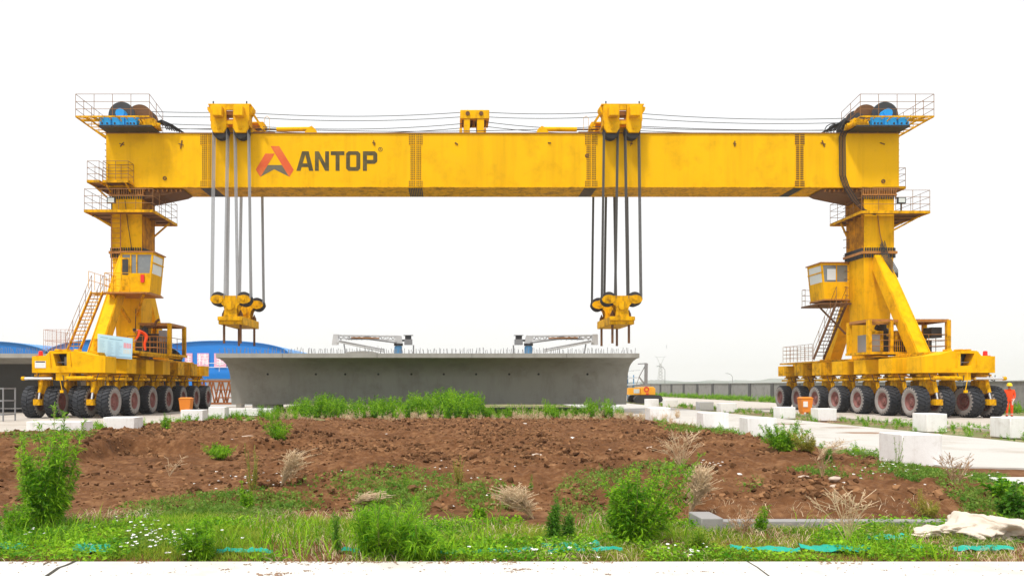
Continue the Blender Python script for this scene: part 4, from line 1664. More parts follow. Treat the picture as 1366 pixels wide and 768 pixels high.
def hook(cx, label):
    h = empty('hook_block', (cx, 47.95, 5.4), label, 'hook block', 'hook blocks under the crane')
    q = MB()
    q.box(cx - .73, 46.2, 5.4, cx + .73, 50.2, 5.88)
    q.box(cx - .76, 46.1, 5.62, cx + .76, 46.2, 5.86)
    q.build('lifting_beam', 'yellow_dirty', h, bevel=.03)
    for ya in (46.3, 49.45):
        q = MB()
        for yy_ in (ya - .14, ya + .62):
            q.prism([(cx - .42, 5.88), (cx - .36, 6.25), (cx - .42, 6.5), (cx - .62, 6.72), (cx - .55, 7.12), (cx + .55, 7.12), (cx + .62, 6.72), (cx + .42, 6.5), (cx + .36, 6.25), (cx + .42, 5.88)], 'y', yy_, yy_ + .08)
            for e in (-.78, .78):
                q.prism([(cx + e + .42 * math.cos(a) * (1.05 if math.cos(a) * e > 0 else .8), 6.9 + .27 * math.sin(a)) for a in np.linspace(0, 6.283, 13)[:-1]], 'y', yy_ - .03, yy_ + .05)
        q.lathe([(0, 0), (0, .26), (.03, .26), (.06, .22), (.12, .22)], (cx, ya - .24, 6.52), 'y', 20)
        for e in (-.78, .78):
            q.lathe([(0, 0), (0, .09), (.1, .09)], (cx + e, ya - .22, 6.9), 'y', 10)
        q.lathe([(0, 0), (0, .2), (.62, .2)], (cx, ya - .05, 6.52), 'y', 14)
        q.build('yoke', 'yellow_dirty', h)
        for e in (-.78, .78):
            q = MB()
            for j in range(4):
                y = ya - .02 + j * .14
                q.lathe([(0, 0), (0, .44), (.05, .36), (.08, .36), (.13, .44), (.13, 0)], (cx + e, y, 6.93), 'y', 24)
            q.build('sheave', 'dark', h)
    for x in (-.50, .50):
        for y in (46.6, 49.9):
            q = MB()
            q.tube((cx + x, y, 4.28), (cx + x, y, 6.05), .075, 8)
            q.tube((cx + x, y, 5.88), (cx + x, y, 6.12), .15, 6, r2=.12)
            q.tube((cx + x, y, 6.12), (cx + x, y, 6.3), .09, 6, r2=.03)
            q.build('lifting_rod', 'rust', h)


hook(TL, 'yellow hook block hanging at the left above the end of the concrete girder')
hook(TR, 'yellow hook block hanging at the right above the concrete girder')

# ------------------------------------------------------------------ concrete placing booms on the girder deck
def boom(px_post, s, px_end, label):
    Y = 51.0
    k = FPX / Y
    x = (px_post - PX) / k
    xe = (px_end - PX) / k
    zd = 3.59
    bm_ = empty('placing_boom', (x, Y, zd), label, 'concrete boom', 'concrete placing booms on the girder deck')
    zt = 1.72 + (514 - 449) / k
    q = MB()
    q.tube((x, Y, zd), (x, Y, 4.35), .22, 14)
    q.tube((x, Y, 4.35), (x, Y, 4.5), .30, 14, 1)
    for a in range(4):
        q.box(x - .02 + .23 * math.cos(a * 1.57) - .02, Y - .03 + .23 * math.sin(a * 1.57), zd, x + .02 + .23 * math.cos(a * 1.57), Y + .03 + .23 * math.sin(a * 1.57), 4.3)
    q.build('post', ['bluepost', 'dark'], bm_)
    q = MB()
    q.prism([(x - .28, 4.5), (x + .28, 4.5), (x + .2, 5.0), (x - .15, 5.05)], 'y', Y - .15, Y + .15)
    for dy in (-.12, .12):
        q.bar((x, Y + dy, 4.98), (xe, Y + dy, 5.03), .07, .10)
        q.bar((x, Y + dy, 4.72), (xe, Y + dy, 4.86), .05, .07, 0)
        for i in range(12):
            xa = x + (xe - x) * i / 12
            xb = x + (xe - x) * (i + .5) / 12
            xc = x + (xe - x) * (i + 1) / 12
            q.bar((xa, Y + dy, 4.74), (xb, Y + dy, 4.98), .03, .04, i % 2)
            q.bar((xb, Y + dy, 4.98), (xc, Y + dy, 4.78), .03, .04, 0)
    q.cbox(((x + xe) / 2, Y - .2, 4.9), .3, .12, .16, 1)
    q.tube((x + (xe - x) * .3, Y - .25, 4.84), (x + (xe - x) * .75, Y - .25, 4.88), .045, 6, 2)
    q.tube((x + s * -.1, Y - .2, 4.55), (x + s * -2.2, Y - .2, 4.82), .06, 6, 1)
    q.tube((x + s * -1.7, Y - .2, 4.80), (xe + s * .8, Y - .2, 4.78), .05, 6, 1)
    q.build('main_arm', ['boomwhite', 'steelgrey', 'oldplate'], bm_)
    q = MB()
    q.prism([(xe - .22, 4.4), (xe + .22, 4.4), (xe + .2, 5.1), (xe - .12, 5.1)], 'y', Y - .35, Y - .15)
    xf = x + s * -.9
    q.bar((xe + s * .1, Y - .45, 4.62), (xf, Y - .45, 3.95), .09, .11)
    q.tube((xe + s * .3, Y - .6, 4.66), (xf, Y - .6, 4.08), .05, 6, 1)
    q.bar((xe + s * .6, Y - .45, 4.45), (xe + s * .75, Y - .45, 3.6), .08, .08, 1)
    q.build('folded_arm', ['boomwhite', 'steelgrey'], bm_)
    q = MB()
    q.bar((x, Y, 4.7), (x + s * .8, Y, 4.72), .1, .12, 0)
    q.box(min(x + s * .4, x + s * .92), Y - .25, 4.42, max(x + s * .4, x + s * .92), Y + .25, 4.78, 1)
    q.box(min(x + s * .45, x + s * .85), Y - .2, 4.80, max(x + s * .45, x + s * .85), Y + .2, 5.02, 0)
    q.box(min(x + s * .35, x + s * .97), Y - .25, 5.03, max(x + s * .35, x + s * .97), Y + .25, 5.06, 1)
    q.tube((x + s * 1.0, Y, 3.59), (x + s * 1.0, Y, 4.4), .05, 6, 1)
    q.build('power_unit', ['dark', 'steelgrey'], bm_)


boom(531.5, 1, 448, 'white folded placing boom on a blue post, left one with arm pointing left')
boom(705, -1, 792, 'white folded placing boom on a blue post, right one with arm pointing right')

# ------------------------------------------------------------------ background sheds
def shed(cx, hw, zs, za, y0, y1, label, signs=()):
    s_ = empty('vaulted_shed', (cx, y0, 0), label, 'shed', 'blue vaulted sheds behind the yard')
    n = 24
    arc = [(cx + hw * math.cos(math.pi * (1 - i / n)), zs + (za - zs) * math.sin(math.pi * i / n) ** .92) for i in range(n + 1)]
    q = MB()
    q.prism([(cx - hw, 0)] + arc + [(cx + hw, 0)], 'y', y0, y0 + .3)
    q.build('gable_wall', 'shedblue', s_)
    q = MB()
    for i in range(n):
        a, c = arc[i], arc[i + 1]
        q.add([(a[0], y0 - .2, a[1] + .05), (c[0], y0 - .2, c[1] + .05), (c[0], y1, c[1] + .05), (a[0], y1, a[1] + .05),
               (a[0], y0 - .2, a[1] - .05), (c[0], y0 - .2, c[1] - .05), (c[0], y1, c[1] - .05), (a[0], y1, a[1] - .05)], [(0, 1, 2, 3), (4, 7, 6, 5), (0, 4, 5, 1)])
    q.build('roof', 'shedroof', s_, normals=False)
    q = MB()
    for sx in (-1, 1):
        q.box(cx + sx * hw - .1, y0 + .3, 0, cx + sx * hw + .1, y1, zs)
    q.build('side_wall', 'shedwhite', s_)
    for (x0, x1, z0, z1, ch) in signs:
        q = MB()
        q.box(x0, y0 - .12, z0, x1, y0 - .05, z1)
        p = q.build('sign_panel', 'pinksign', s_)
        if ch:
            glyph(ch, (z1 - z0) * .84, ((x0 + x1) / 2, y0 - .13, (z0 + z1) / 2 + .02), 'signwhite', 'character', p, .01)
        else:
            q = MB()
            cxm, w_ = (x0 + x1) / 2, (x1 - x0)
            for j in range(4):
                q.box(cxm - w_ * .28, y0 - .14, z0 + (z1 - z0) * (.2 + .17 * j), cxm + w_ * .28, y0 - .125, z0 + (z1 - z0) * (.26 + .17 * j))
            q.box(cxm - w_ * .05, y0 - .146, z0 + (z1 - z0) * .15, cxm + w_ * .04, y0 - .14, z0 + (z1 - z0) * .85)
            q.build('character', 'signwhite', p)
    return s_


KS = FPX / 95


def sx_(px):
    return (px - PX) / KS


def szz(py):
    return CAMH + (PY - py) / KS


shed(sx_(293), 8.6, szz(473), szz(454.5), 95, 150, 'blue vaulted shed with pink square signs behind the left end of the girder',
     [(sx_(247), sx_(257), szz(490), szz(471), None), (sx_(263.5), sx_(279), szz(490), szz(471), '精'), (sx_(286), sx_(302), szz(490), szz(471), None)])
shed(sx_(150), 8.6, szz(477), szz(452), 95, 150, 'blue vaulted shed rising behind the left leg of the crane')
shed(sx_(-22), 8.6, szz(478), szz(455), 95, 150, 'blue vaulted shed cut by the left edge of the picture')
# small blue roofed pallet store and orange truss by the girder end
tr = empty('truss_frame', (-17.3, 59, 0), 'rusty orange lattice truss stack standing between the left tyres and the girder', 'truss')
q = MB()
x0, x1 = -19.2, -15.6
for y in (58.6, 59.4):
    for z in (.35, 2.05):
        q.bar((x0, y, z), (x1, y, z), .12, .14)
    n = 5
    for i in range(n):
        xa = x0 + (x1 - x0) * i / n
        xb = x0 + (x1 - x0) * (i + 1) / n
        q.bar((xa, y, .35), ((xa + xb) / 2, y, 2.05), .08, .1)
        q.bar(((xa + xb) / 2, y, 2.05), (xb, y, .35), .08, .1)
    for z in (.8, 1.4):
        q.bar((x0 + 1.5, y - .06, z), (x1, y - .06, z), .07, .08)
for z in (.35, 2.05):
    for i in range(6):
        xa = x0 + (x1 - x0) * i / 5
        q.bar((xa, 58.6, z), (xa, 59.4, z), .08, .1)
q.build('lattice', 'orange_truss', tr)
q = MB()
for x in (x0 + .3, x1 - .3):
    q.box(x - .2, 58.5, 0, x + .2, 59.5, .28)
q.build('foot', 'concrete', tr)
hs = empty('site_hut', (-17.6, 66, 0), 'small site hut with blue flat roof behind the orange truss', 'hut')
q = MB()
q.box(-20.4, 65, 0, -15.4, 68, 2.3)
q.build('wall', 'shedwhite', hs)
q = MB()
q.prism([(-20.8, 2.3), (-20.0, 2.75), (-15.6, 2.85), (-15.0, 2.3)], 'y', 64.6, 68.4)
q.build('roof', 'shedblue', hs)
q = MB()
q.rail([(-20.5, 64.7, 2.9), (-15.4, 64.7, 2.9)], .7, 1.2, 1, .03)
q.build('railing', 'shedwhite', hs)

# metal rack at far left
rk = MB()
for x in (-21.6, -20.82):
    for y in (36, 37.0):
        rk.tube((x, y, .04), (x, y, 1.62), .035, 6)
for z in (.35, 1.0, 1.58):
    for y in (36, 37.0):
        rk.bar((-21.6, y, z), (-20.82, y, z), .04, .06)
    for x in (-21.6, -20.82):
        rk.bar((x, 36, z), (x, 37, z), .04, .06)
rk_o = rk.build('metal_rack', 'steelgrey', loc=(-21.2, 36.5, 0))
tag(rk_o, 'grey steel rack frame standing on the concrete at the left edge', 'rack')

# crawler machine by the girder's right end
Ym = 74
km = FPX / Ym


def mxp(px):
    return (px - PX) / km


def mzp(py):
    return CAMH + (PY - py) / km


cm = empty('crawler_crane', (mxp(856), Ym, 0), 'orange crawler machine with a thin folded mast behind the right girder end', 'crawler crane')
q = MB()
q.prism([(mxp(851), mzp(526.5)), (mxp(851), mzp(516.5)), (mxp(867), mzp(515.5)), (mxp(870), mzp(518)), (mxp(870), mzp(526.5))], 'y', Ym - 1.2, Ym + 1.4)
q.build('body', 'machine', cm, bevel=.05)
q = MB()
q.box(mxp(835), Ym - 1.0, mzp(526), mxp(850.5), Ym + 1.0, mzp(517))
q.build('cab', 'machine', cm)
q = MB()
q.box(mxp(842), Ym - 1.02, mzp(524), mxp(849.5), Ym - 1.003, mzp(518.5))
q.build('window', 'glasspale', cm)
q = MB()
q.lathe([(0, .26), (-.02, .26), (-.02, .14), (0, .14), (0, .26)], (mxp(858), Ym - 1.205, mzp(519)), 'y', 14)
q.box(mxp(856), Ym - 1.22, mzp(522.6), mxp(861), Ym - 1.203, mzp(521.8))
q.box(mxp(857.5), Ym - 1.22, mzp(526), mxp(861), Ym - 1.203, mzp(523.8))
q.build('emblem', 'machred', cm)
for y in (Ym - 1.5, Ym + .9):
    q = MB()
    q.prism([(mxp(846) + a, .06 + .38 + b_) for a, b_ in [(-.35, 0), (-.2, -.36), (0, -.38), (2.0, -.38), (2.3, -.2), (2.35, 0), (2.2, .3), (2, .36), (0, .36), (-.2, .28)]], 'y', y, y + .6)
    q.build('track', 'dark', cm)
q = MB()
q.bar((mxp(861.5), Ym, mzp(513)), (mxp(862), Ym, mzp(484.5)), .26, .3)
q.bar((mxp(861), Ym, mzp(513.5)), (mxp(852.5), Ym, mzp(502.5)), .1, .12)
q.bar((mxp(852.5), Ym, mzp(502.5)), (mxp(861), Ym, mzp(487)), .06, .08)
q.bar((mxp(849), Ym, mzp(513)), (mxp(852.5), Ym, mzp(502.5)), .04, .05)
q.bar((mxp(851), Ym, mzp(485.3)), (mxp(863), Ym, mzp(484.5)), .08, .1)
q.box(mxp(855), Ym - .5, mzp(515.4), mxp(867), Ym + .5, mzp(513.3))
q.build('mast', 'steelgrey', cm)
cp = empty('open_shelter', (mxp(838), 80, 0), 'low open shelter with stacked pale roofs beside the orange machine', 'shelter')
q = MB()
for py_, c in ((497.5, 0), (507, 0), (515.5, 0)):
    z = CAMH + (514 - py_) / (FPX / 80)
    q.prism([(mxp(815) * 1.08, z), (mxp(851) * 1.08, z + .25), (mxp(851) * 1.08, z + .35), (mxp(815) * 1.08, z + .12)], 'y', 79, 82)
q.build('roof', 'shedwhite', cp)
q = MB()
for x in (mxp(820) * 1.08, mxp(843) * 1.08):
    for y in (79.2, 81.8):
        q.tube((x, y, 0), (x, y, 2.8), .06, 6)
q.build('post', 'bluepost', cp)

# boundary wall
wl = empty('boundary_wall', (39.5, 90, 0), 'long grey concrete block wall with dark pilasters behind the right carriage', 'wall')
q = MB()
q.box(39.5, 38, -.05, 39.75, 330, 1.98)
q.box(39.42, 38, 1.98, 39.83, 330, 2.06)
q.build('wall_panel', 'wallblock', wl)
pz = MB()
pz.box(39.36, 44, -.02, 39.497, 44.7, 1.97)
p0 = pz.build('pilaster', 'pilaster', wl, loc=(39.4, 44, 0))
for i in range(1, 34):
    c = p0.copy()
    COL.objects.link(c)
    c.parent = wl
    c.location = Vector((39.4, 44 + 7.0 * i, 0)) - offs(wl)

# lamp posts and pylon
for px, py, Y, lab in [(887, 493, 205, 'thin grey lamp post beyond the wall next to the faint pylon'), (977, 502, 250, 'thin distant lamp post beyond the middle of the wall')]:
    x, _, z = at(px, py, Y)
    lpst = empty('lamp_post', (x, Y, 0), lab, 'lamp post')
    q = MB()
    q.tube((x, Y, 0), (x, Y, z), .10, 6, r2=.07)
    q.build('pole', 'pylon', lpst)
    q = MB()
    q.path([(x, Y, z), (x - .6, Y, z + .7), (x - 1.6, Y, z + 1.0)], .07, 5)
    q.box(x - 2.2, Y - .15, z + .95, x - 1.5, Y + .15, z + 1.08)
    q.build('lamp_arm', 'pylon', lpst)
Yp = 2250
kp = FPX / Yp
xp = (881 - PX) / kp
py_ = empty('power_pylon', (xp, Yp, 0), 'faint lattice power pylon fading in the haze beyond the wall', 'pylon')
q = MB()
H = 85
for sx in (-1, 1):
    for sy in (-1, 1):
        q.bar((xp + sx * 8, Yp + sy * 8, 0), (xp + sx * 2.2, Yp + sy * 2.2, H * .78), .8, .8)
for i in range(7):
    z0, z1 = H * .78 * i / 7, H * .78 * (i + 1) / 7
    w0, w1 = 8 - 5.8 * i / 7, 8 - 5.8 * (i + 1) / 7
    for sy in (-1, 1):
        q.bar((xp - w0, Yp + sy * w0, z0), (xp + w1, Yp + sy * w1, z1), .8, .8)
        q.bar((xp + w0, Yp + sy * w0, z0), (xp - w1, Yp + sy * w1, z1), .8, .8)
q.build('tower', 'pylon', py_)
q = MB()
for sx in (-1, 1):
    q.bar((xp + sx * 2, Yp, H * .76), (xp + sx * 11, Yp, H), 1.0, 1.0)
    q.bar((xp + sx * 11, Yp, H), (xp + sx * 17, Yp, H + 2), 1, 1)
q.bar((xp - 12, Yp, H), (xp + 12, Yp, H), .8, .8)
q.bar((xp - 10, Yp, H * .66), (xp + 10, Yp, H * .66), .9, .9)
q.build('crossarm', 'pylon', py_)

# ------------------------------------------------------------------ litter bins
def litter_bin(x, y, z, h, label, paper):
    o = empty('litter_bin', (x, y, z), label, 'litter bin', 'orange litter bins')
    w0, w1 = .27, .34
    q = MB()
    q.loft([(x - w0, y - .24, z + .16), (x + w0, y - .24, z + .16), (x + w0, y + .24, z + .16), (x - w0, y + .24, z + .16)],
           [(x - w1, y - .3, z + h - .08), (x + w1, y - .3, z + h - .08), (x + w1, y + .3, z + h - .08), (x - w1, y + .3, z + h - .08)])
    q.build('body', 'bin', o, bevel=.02)
    q = MB()
    q.loft([(x - w1 - .03, y - .33, z + h - .08), (x + w1 + .03, y - .33, z + h - .08), (x + w1 + .03, y + .33, z + h - .08), (x - w1 - .03, y + .33, z + h - .08)],
           [(x - .26, y - .22, z + h), (x + .26, y - .22, z + h), (x + .26, y + .22, z + h), (x - .26, y + .22, z + h)])
    q.build('lid', 'bin', o, bevel=.015)
    for sx in (-1, 1):
        q = MB()
        q.box(x + sx * .2 - .04, y - .2, z, x + sx * .2 + .04, y + .2, z + .16)
        q.build('foot', 'bin', o)
    if paper:
        q = MB()
        q.box(x - .24, y - .30, z + .48, x + .02, y - .285, z + .8)
        q.build('paper_label', 'white', o)


litter_bin(20.94, 45.0, 0, 1.06, 'orange litter bin with white label before the right carriage tyres', True)
litter_bin(-15.1, 44.4, .04, 1.0, 'plain orange litter bin before the far tyres of the left carriage', False)

# ------------------------------------------------------------------ people
def skin_body(name, pts, edges, rad, parent, root, matfn):
    me = bpy.data.meshes.new(name)
    me.from_pydata(pts, edges, [])
    o = bpy.data.objects.new(name, me)
    COL.objects.link(o)
    md = o.modifiers.new('skin', 'SKIN')
    md.use_smooth_shade = True
    sv = me.skin_vertices[0].data
    for i, r_ in enumerate(rad):
        sv[i].radius = r_ if isinstance(r_, tuple) else (r_, r_)
        sv[i].use_root = (i == root)
    sd_ = o.modifiers.new('sub', 'SUBSURF')
    sd_.levels = sd_.render_levels = 2
    bpy.context.view_layer.update()
    me2 = bpy.data.meshes.new_from_object(o.evaluated_get(bpy.context.evaluated_depsgraph_get()))
    bpy.data.objects.remove(o)
    me2.name = name
    o2 = bpy.data.objects.new(name, me2)
    COL.objects.link(o2)
    me2.materials.clear()
    for k in ('suit', 'skin', 'boot', 'reflect', 'glove'):
        me2.materials.append(M[k])
    for p in me2.polygons:
        p.material_index = matfn(p.center)
        p.use_smooth = True
    if parent:
        o2.parent = parent
    return o2


def person(base, J, rz, label, matfn, helmet=True):
    """J: dict of joint -> xyz (local, facing -Y)."""
    pts, ed, rad, idx = [], [], [], {}

    def V_(n, p, r_):
        idx[n] = len(pts)
        pts.append(tuple(p))
        rad.append(r_)

    def E_(a, b_):
        ed.append((idx[a], idx[b_]))
    for n, r_ in [('pelvis', (.155, .115)), ('waist', (.14, .105)), ('chest', (.165, .12)), ('neckb', (.085, .08)), ('neck', .055), ('head', (.085, .10)), ('crown', (.075, .085))]:
        V_(n, J[n], r_)
    for a, b_ in [('pelvis', 'waist'), ('waist', 'chest'), ('chest', 'neckb'), ('neckb', 'neck'), ('neck', 'head'), ('head', 'crown')]:
        E_(a, b_)
    hd = Vector(J['head'])
    V_('nose', hd + Vector(J.get('face', (0, -1, 0))) * .125 + Vector((0, 0, -.01)), .014)
    E_('head', 'nose')
    for s, t_ in ((-1, 'r'), (1, 'l')):
        for n, r_ in [('sh', .078), ('el', .055), ('wr', .04)]:
            V_(n + t_, J[n + t_], r_)
        for n, r_ in [('hip', .10), ('kn', .072), ('an', .055)]:
            V_(n + t_, J[n + t_], r_)
        V_('toe' + t_, J['toe' + t_], .045)
        E_('chest', 'sh' + t_)
        E_('sh' + t_, 'el' + t_)
        E_('el' + t_, 'wr' + t_)
        E_('pelvis', 'hip' + t_)
        E_('hip' + t_, 'kn' + t_)
        E_('kn' + t_, 'an' + t_)
        E_('an' + t_, 'toe' + t_)
        wr = Vector(J['wr' + t_])
        dr = (wr - Vector(J['el' + t_])).normalized()
        sd_ = dr.cross(Vector((s * 1.0, .2, 0))).normalized()
        V_('pm' + t_, wr + dr * .07, (.038, .022))
        E_('wr' + t_, 'pm' + t_)
        for f, (off, ln) in enumerate([(-.03, .075), (-.01, .09), (.01, .085), (.03, .065)]):
            V_(f'f{f}a{t_}', wr + dr * .105 + sd_ * off, .010)
            V_(f'f{f}b{t_}', wr + dr * (.105 + ln) + sd_ * off * 1.15 + Vector((0, -.015, 0)), .008)
            E_('pm' + t_, f'f{f}a{t_}')
            E_(f'f{f}a{t_}', f'f{f}b{t_}')
        V_('th' + t_, wr + dr * .09 + sd_ * -.065, .010)
        E_('pm' + t_, 'th' + t_)
    o = skin_body('person', pts, ed, rad, None, idx['pelvis'], lambda c: matfn(c, J))
    o.location = base
    o.rotation_euler = (0, 0, rz)
    tag(o, label, 'person', 'workers in orange')
    fd = Vector(J.get('face', (0, -1, 0))).normalized()
    sdv = fd.cross(Vector((0, 0, 1))).normalized()
    for s in (-1, 1):
        q = MB()
        c = hd + fd * .098 + sdv * .034 * s + Vector((0, 0, .025))
        q.lathe([(-.012, 0), (-.006, .010), (.006, .010), (.012, 0)], c, 'z', 8)
        e_ = q.build('eye', 'hairdark', None)
        e_.parent = o
    if helmet:
        q = MB()
        c = Vector(J['crown'])
        q.lathe([(-.03, .135), (-.02, .130), (.06, .118), (.11, .08), (.13, .03), (.132, 0)], c, 'z', 20)
        ring = [(c.x + .135 * math.cos(a) + fd.x * (.05 if math.cos(a) * fd.x + math.sin(a) * fd.y > .2 else 0), c.y + .145 * math.sin(a) + fd.y * (.05 if math.cos(a) * fd.x + math.sin(a) * fd.y > .2 else 0)) for a in np.linspace(0, 6.283, 21)[:-1]]
        q.prism(ring, 'z', c.z - .045, c.z - .028)
        h_ = q.build('helmet', 'helmet', None)
        h_.parent = o
    else:
        q = MB()
        c = Vector(J['crown'])
        q.lathe([(-.09, .06), (-.05, .095), (.01, .10), (.06, .075), (.085, .0)], c - fd * .015, 'z', 16)
        h_ = q.build('hair', 'hairdark', None)
        h_.parent = o
    return o


ST = dict(pelvis=(0, 0, .93), waist=(0, .0, 1.08), chest=(0, .01, 1.30), neckb=(0, .015, 1.45), neck=(0, .0, 1.52), head=(0, -.015, 1.61), crown=(0, -.01, 1.69),
          shl=(.185, .015, 1.40), ell=(.235, .03, 1.13), wrl=(.16, -.14, .93), shr=(-.185, .015, 1.40), elr=(-.25, .05, 1.12), wrr=(-.27, -.03, .88),
          hipl=(.09, 0, .88), knl=(.10, -.015, .48), anl=(.10, .02, .09), toel=(.11, -.15, .045), hipr=(-.09, 0, .88), knr=(-.10, -.015, .48), anr=(-.11, .02, .09), toer=(-.13, -.15, .045))


def stand_mat(c, J):
    if c.z > 1.50:
        return 1
    if c.z < .11:
        return 2
    for t_ in 'lr':
        w_ = Vector(J['wr' + t_])
        dr = (w_ - Vector(J['el' + t_])).normalized()
        t2 = (Vector(c) - w_).dot(dr)
        if (Vector(c) - w_).length < .26 and t2 > .01 and abs(c.x) > .1:
            return 4
        if (Vector(c) - w_).length < .1 and -.07 < t2 < -.02:
            return 3
    if .16 < c.z < .215:
        return 3
    return 0


person((29.25, 40.0, .05), ST, R(-28), 'worker in orange coverall and yellow helmet standing beside the right tyres', stand_mat)
BE = dict(pelvis=(0, .15, .93), waist=(0, .06, 1.06), chest=(0, -.16, 1.19), neckb=(0, -.31, 1.24), neck=(0, -.38, 1.23), head=(0, -.47, 1.21), crown=(0, -.52, 1.27),
          face=(0, -.75, -.6),
          shl=(.18, -.24, 1.2), ell=(.22, -.30, .93), wrl=(.15, -.42, .72), shr=(-.18, -.24, 1.2), elr=(-.22, -.30, .93), wrr=(-.15, -.42, .72),
          hipl=(.09, .15, .88), knl=(.10, .02, .48), anl=(.10, .08, .09), toel=(.11, -.1, .045), hipr=(-.09, .15, .88), knr=(-.10, .02, .48), anr=(-.10, .08, .09), toer=(-.11, -.1, .045))


def bend_mat(c, J):
    if c.y < -.345 and c.z > 1.05:
        return 1
    if c.z < .11:
        return 2
    for t_ in 'lr':
        w_ = Vector(J['wr' + t_])
        dr = (w_ - Vector(J['el' + t_])).normalized()
        if (Vector(c) - w_).length < .26 and (Vector(c) - w_).dot(dr) > .01:
            return 1
    return 0


person((-17.5, 44.3, 3.645), BE, R(-62), 'worker in orange bending forward on the left carriage deck beside the notice board', bend_mat, helmet=False)

# ------------------------------------------------------------------ tarp and netting
n1, n2 = 200, 64
u = np.linspace(0, 1, n1)[:, None]
v = np.linspace(0, 2 * np.pi, n2, endpoint=False)[None]
cxl = 5.22 + 2.4 * u
env = np.sin(np.pi * np.clip(u, 0, 1)) ** .45
rad = env * (.10 + .15 * fbm(u * 6, v * 0 + 1, 3, 300) + .07 * u)
cv, sv_ = np.cos(v), np.sin(v)
fold = .18 * (fbm(u * 15 + cv * 1.6, sv_ * 2.2 + u * 10, 4, 310) - .5) + .20 * np.abs(fbm(u * 10 - cv * 1.7 - u * u * 3, sv_ * 1.8 + 3, 2, 320) - .5) - .03
rr = rad + env * fold * 1.15
TX = cxl + .25 * (fbm(u * 9 + cv * .7, sv_ + 2, 3, 330) - .5)
TY = 8.62 + .12 * np.sin(u * 6) + 1.7 * rr * cv
TZ = np.maximum(.0, .06 + .10 * u * env + (.58 + .2 * u) * rr * sv_)
I = np.arange(n1 * n2).reshape(n1, n2)
J_ = np.roll(I, -1, 1)
F = np.stack([I[:-1], J_[:-1], J_[1:], I[1:]], -1).reshape(-1, 4)
o = npmesh('tarp', np.stack([TX, TY, TZ], -1).reshape(-1, 3), F, 'tarp', smooth=True, loc=(6.5, 8.62, 0))
tag(o, 'crumpled cream tarpaulin lying on the grass at the lower right', 'tarpaulin')


def ribbon(px0, px1, py, w_, label, seed):
    r_ = np.random.default_rng(seed)
    x0, y0 = gnd(px0, py)
    x1, _ = gnd(px1, py)
    n = max(8, int((x1 - x0) / .03))
    q = MB()
    pr = None
    for i in range(n + 1):
        t_ = i / n
        x = x0 + (x1 - x0) * t_
        c = y0 + .035 * math.sin(t_ * 5 + seed) + r_.normal(0, .004)
        ww = w_ * (.35 + .65 * math.sin(math.pi * min(1, max(0, t_))) ** .5) * (.75 + .3 * r_.random())
        z = .06 + .012 * math.sin(t_ * 11 + seed) + r_.normal(0, .004)
        cur = [(x, c - ww / 2, max(.035, z - .02)), (x, c - ww / 6, z + .008 + r_.normal(0, .005)), (x, c + ww / 6, z + .010 + r_.normal(0, .006)), (x, c + ww / 2, max(.035, z))]
        if pr:
            q.add(pr + cur, [(j, j + 1, j + 5, j + 4) for j in range(3)])
        pr = cur
    o = q.build('netting_strip', 'net', loc=((x0 + x1) / 2, y0, 0), normals=False)
    tag(o, label, 'netting', 'green netting strips in the grass')


ribbon(975, 1066, 738, .17, 'green netting strip lying left of the dry stalk plant near the pavement', 1)
ribbon(1068, 1160, 736.5, .26, 'widest green netting strip, just below the dry stalk plant', 2)
ribbon(1155, 1210, 721.5, .2, 'short green netting strip right of the dry stalk plant, highest one', 3)
ribbon(1215, 1232, 737, .22, 'small green netting scrap in grass between two longer strips', 4)
ribbon(1268, 1350, 737, .15, 'green netting strip on bare sandy ground below the cream tarp', 5)
ribbon(96, 150, 737, .34, 'green netting strip in grass at the left below the tall weed', 6)
ribbon(-4, 38, 734, .20, 'green netting scrap at the left edge of the picture', 7)
ribbon(455, 620, 741.5, .05, 'thin green netting strip under the long grass clump', 8)
ribbon(722, 800, 733, .26, 'green netting strip draped at the foot of the dark upright weed', 9)
ribbon(620, 715, 740.5, .05, 'thin green netting edge between grass clump and dark upright weed', 10)
ribbon(730, 830, 739.5, .07, 'thin green netting strip beneath the round green bush', 11)
ribbon(290, 365, 741, .06, 'thin green netting edge among the white flowers', 12)

# ------------------------------------------------------------------ stones
for px, py, s, lab in [(1073, 640, .10, 'pale pinkish stone on the soil left of the dry stalk plant'), (1113, 644, .08, 'flat pale stone on soil behind the dry stalk plant'), (1114, 652, .07, 'small flat stone just below another above the dry stalk plant'),
                       (986, 628, .05, 'small white stone on the right slope of the soil'), (716, 603, .09, 'brown lump of stone in the middle of the dug soil'), (812, 596, .08, 'round pale stone right of centre on the soil heap'),
                       (699, 565, .10, 'white stone near the top of the soil heap, middle'), (763, 579, .08, 'white chip of stone near the top right of the soil heap'), (870, 601, .12, 'broad pale clod stone on the right of the soil heap'),
                       (508, 588, .07, 'white stone chip on the left part of the soil heap'), (516, 580, .08, 'pinkish stone above a white chip on the soil heap'), (331, 583, .16, 'long pale stone beside the low green tuft on the soil'), (309, 601, .07, 'small white stone below the low green tuft')]:
    z0 = .25
    for _ in range(4):
        x, y = gnd(px, py, z0)
        z0 = float(terrain(x, y))
    q = MB()
    P = ICO * (1 + .35 * (rng.random((12, 1)) - .5)) * np.array([s * 1.4, s * .9, s * .6])
    q.add([(x + p[0], y + p[1], z0 + s * .12 + p[2]) for p in P], [tuple(f) for f in ICF])
    o = q.build('stone', 'stone', loc=(x, y, z0), bevel=.01)
    if 'white' in lab:
        o.data.materials[0] = M['white']
    tag(o, lab, 'stone', 'stones on the dug soil')

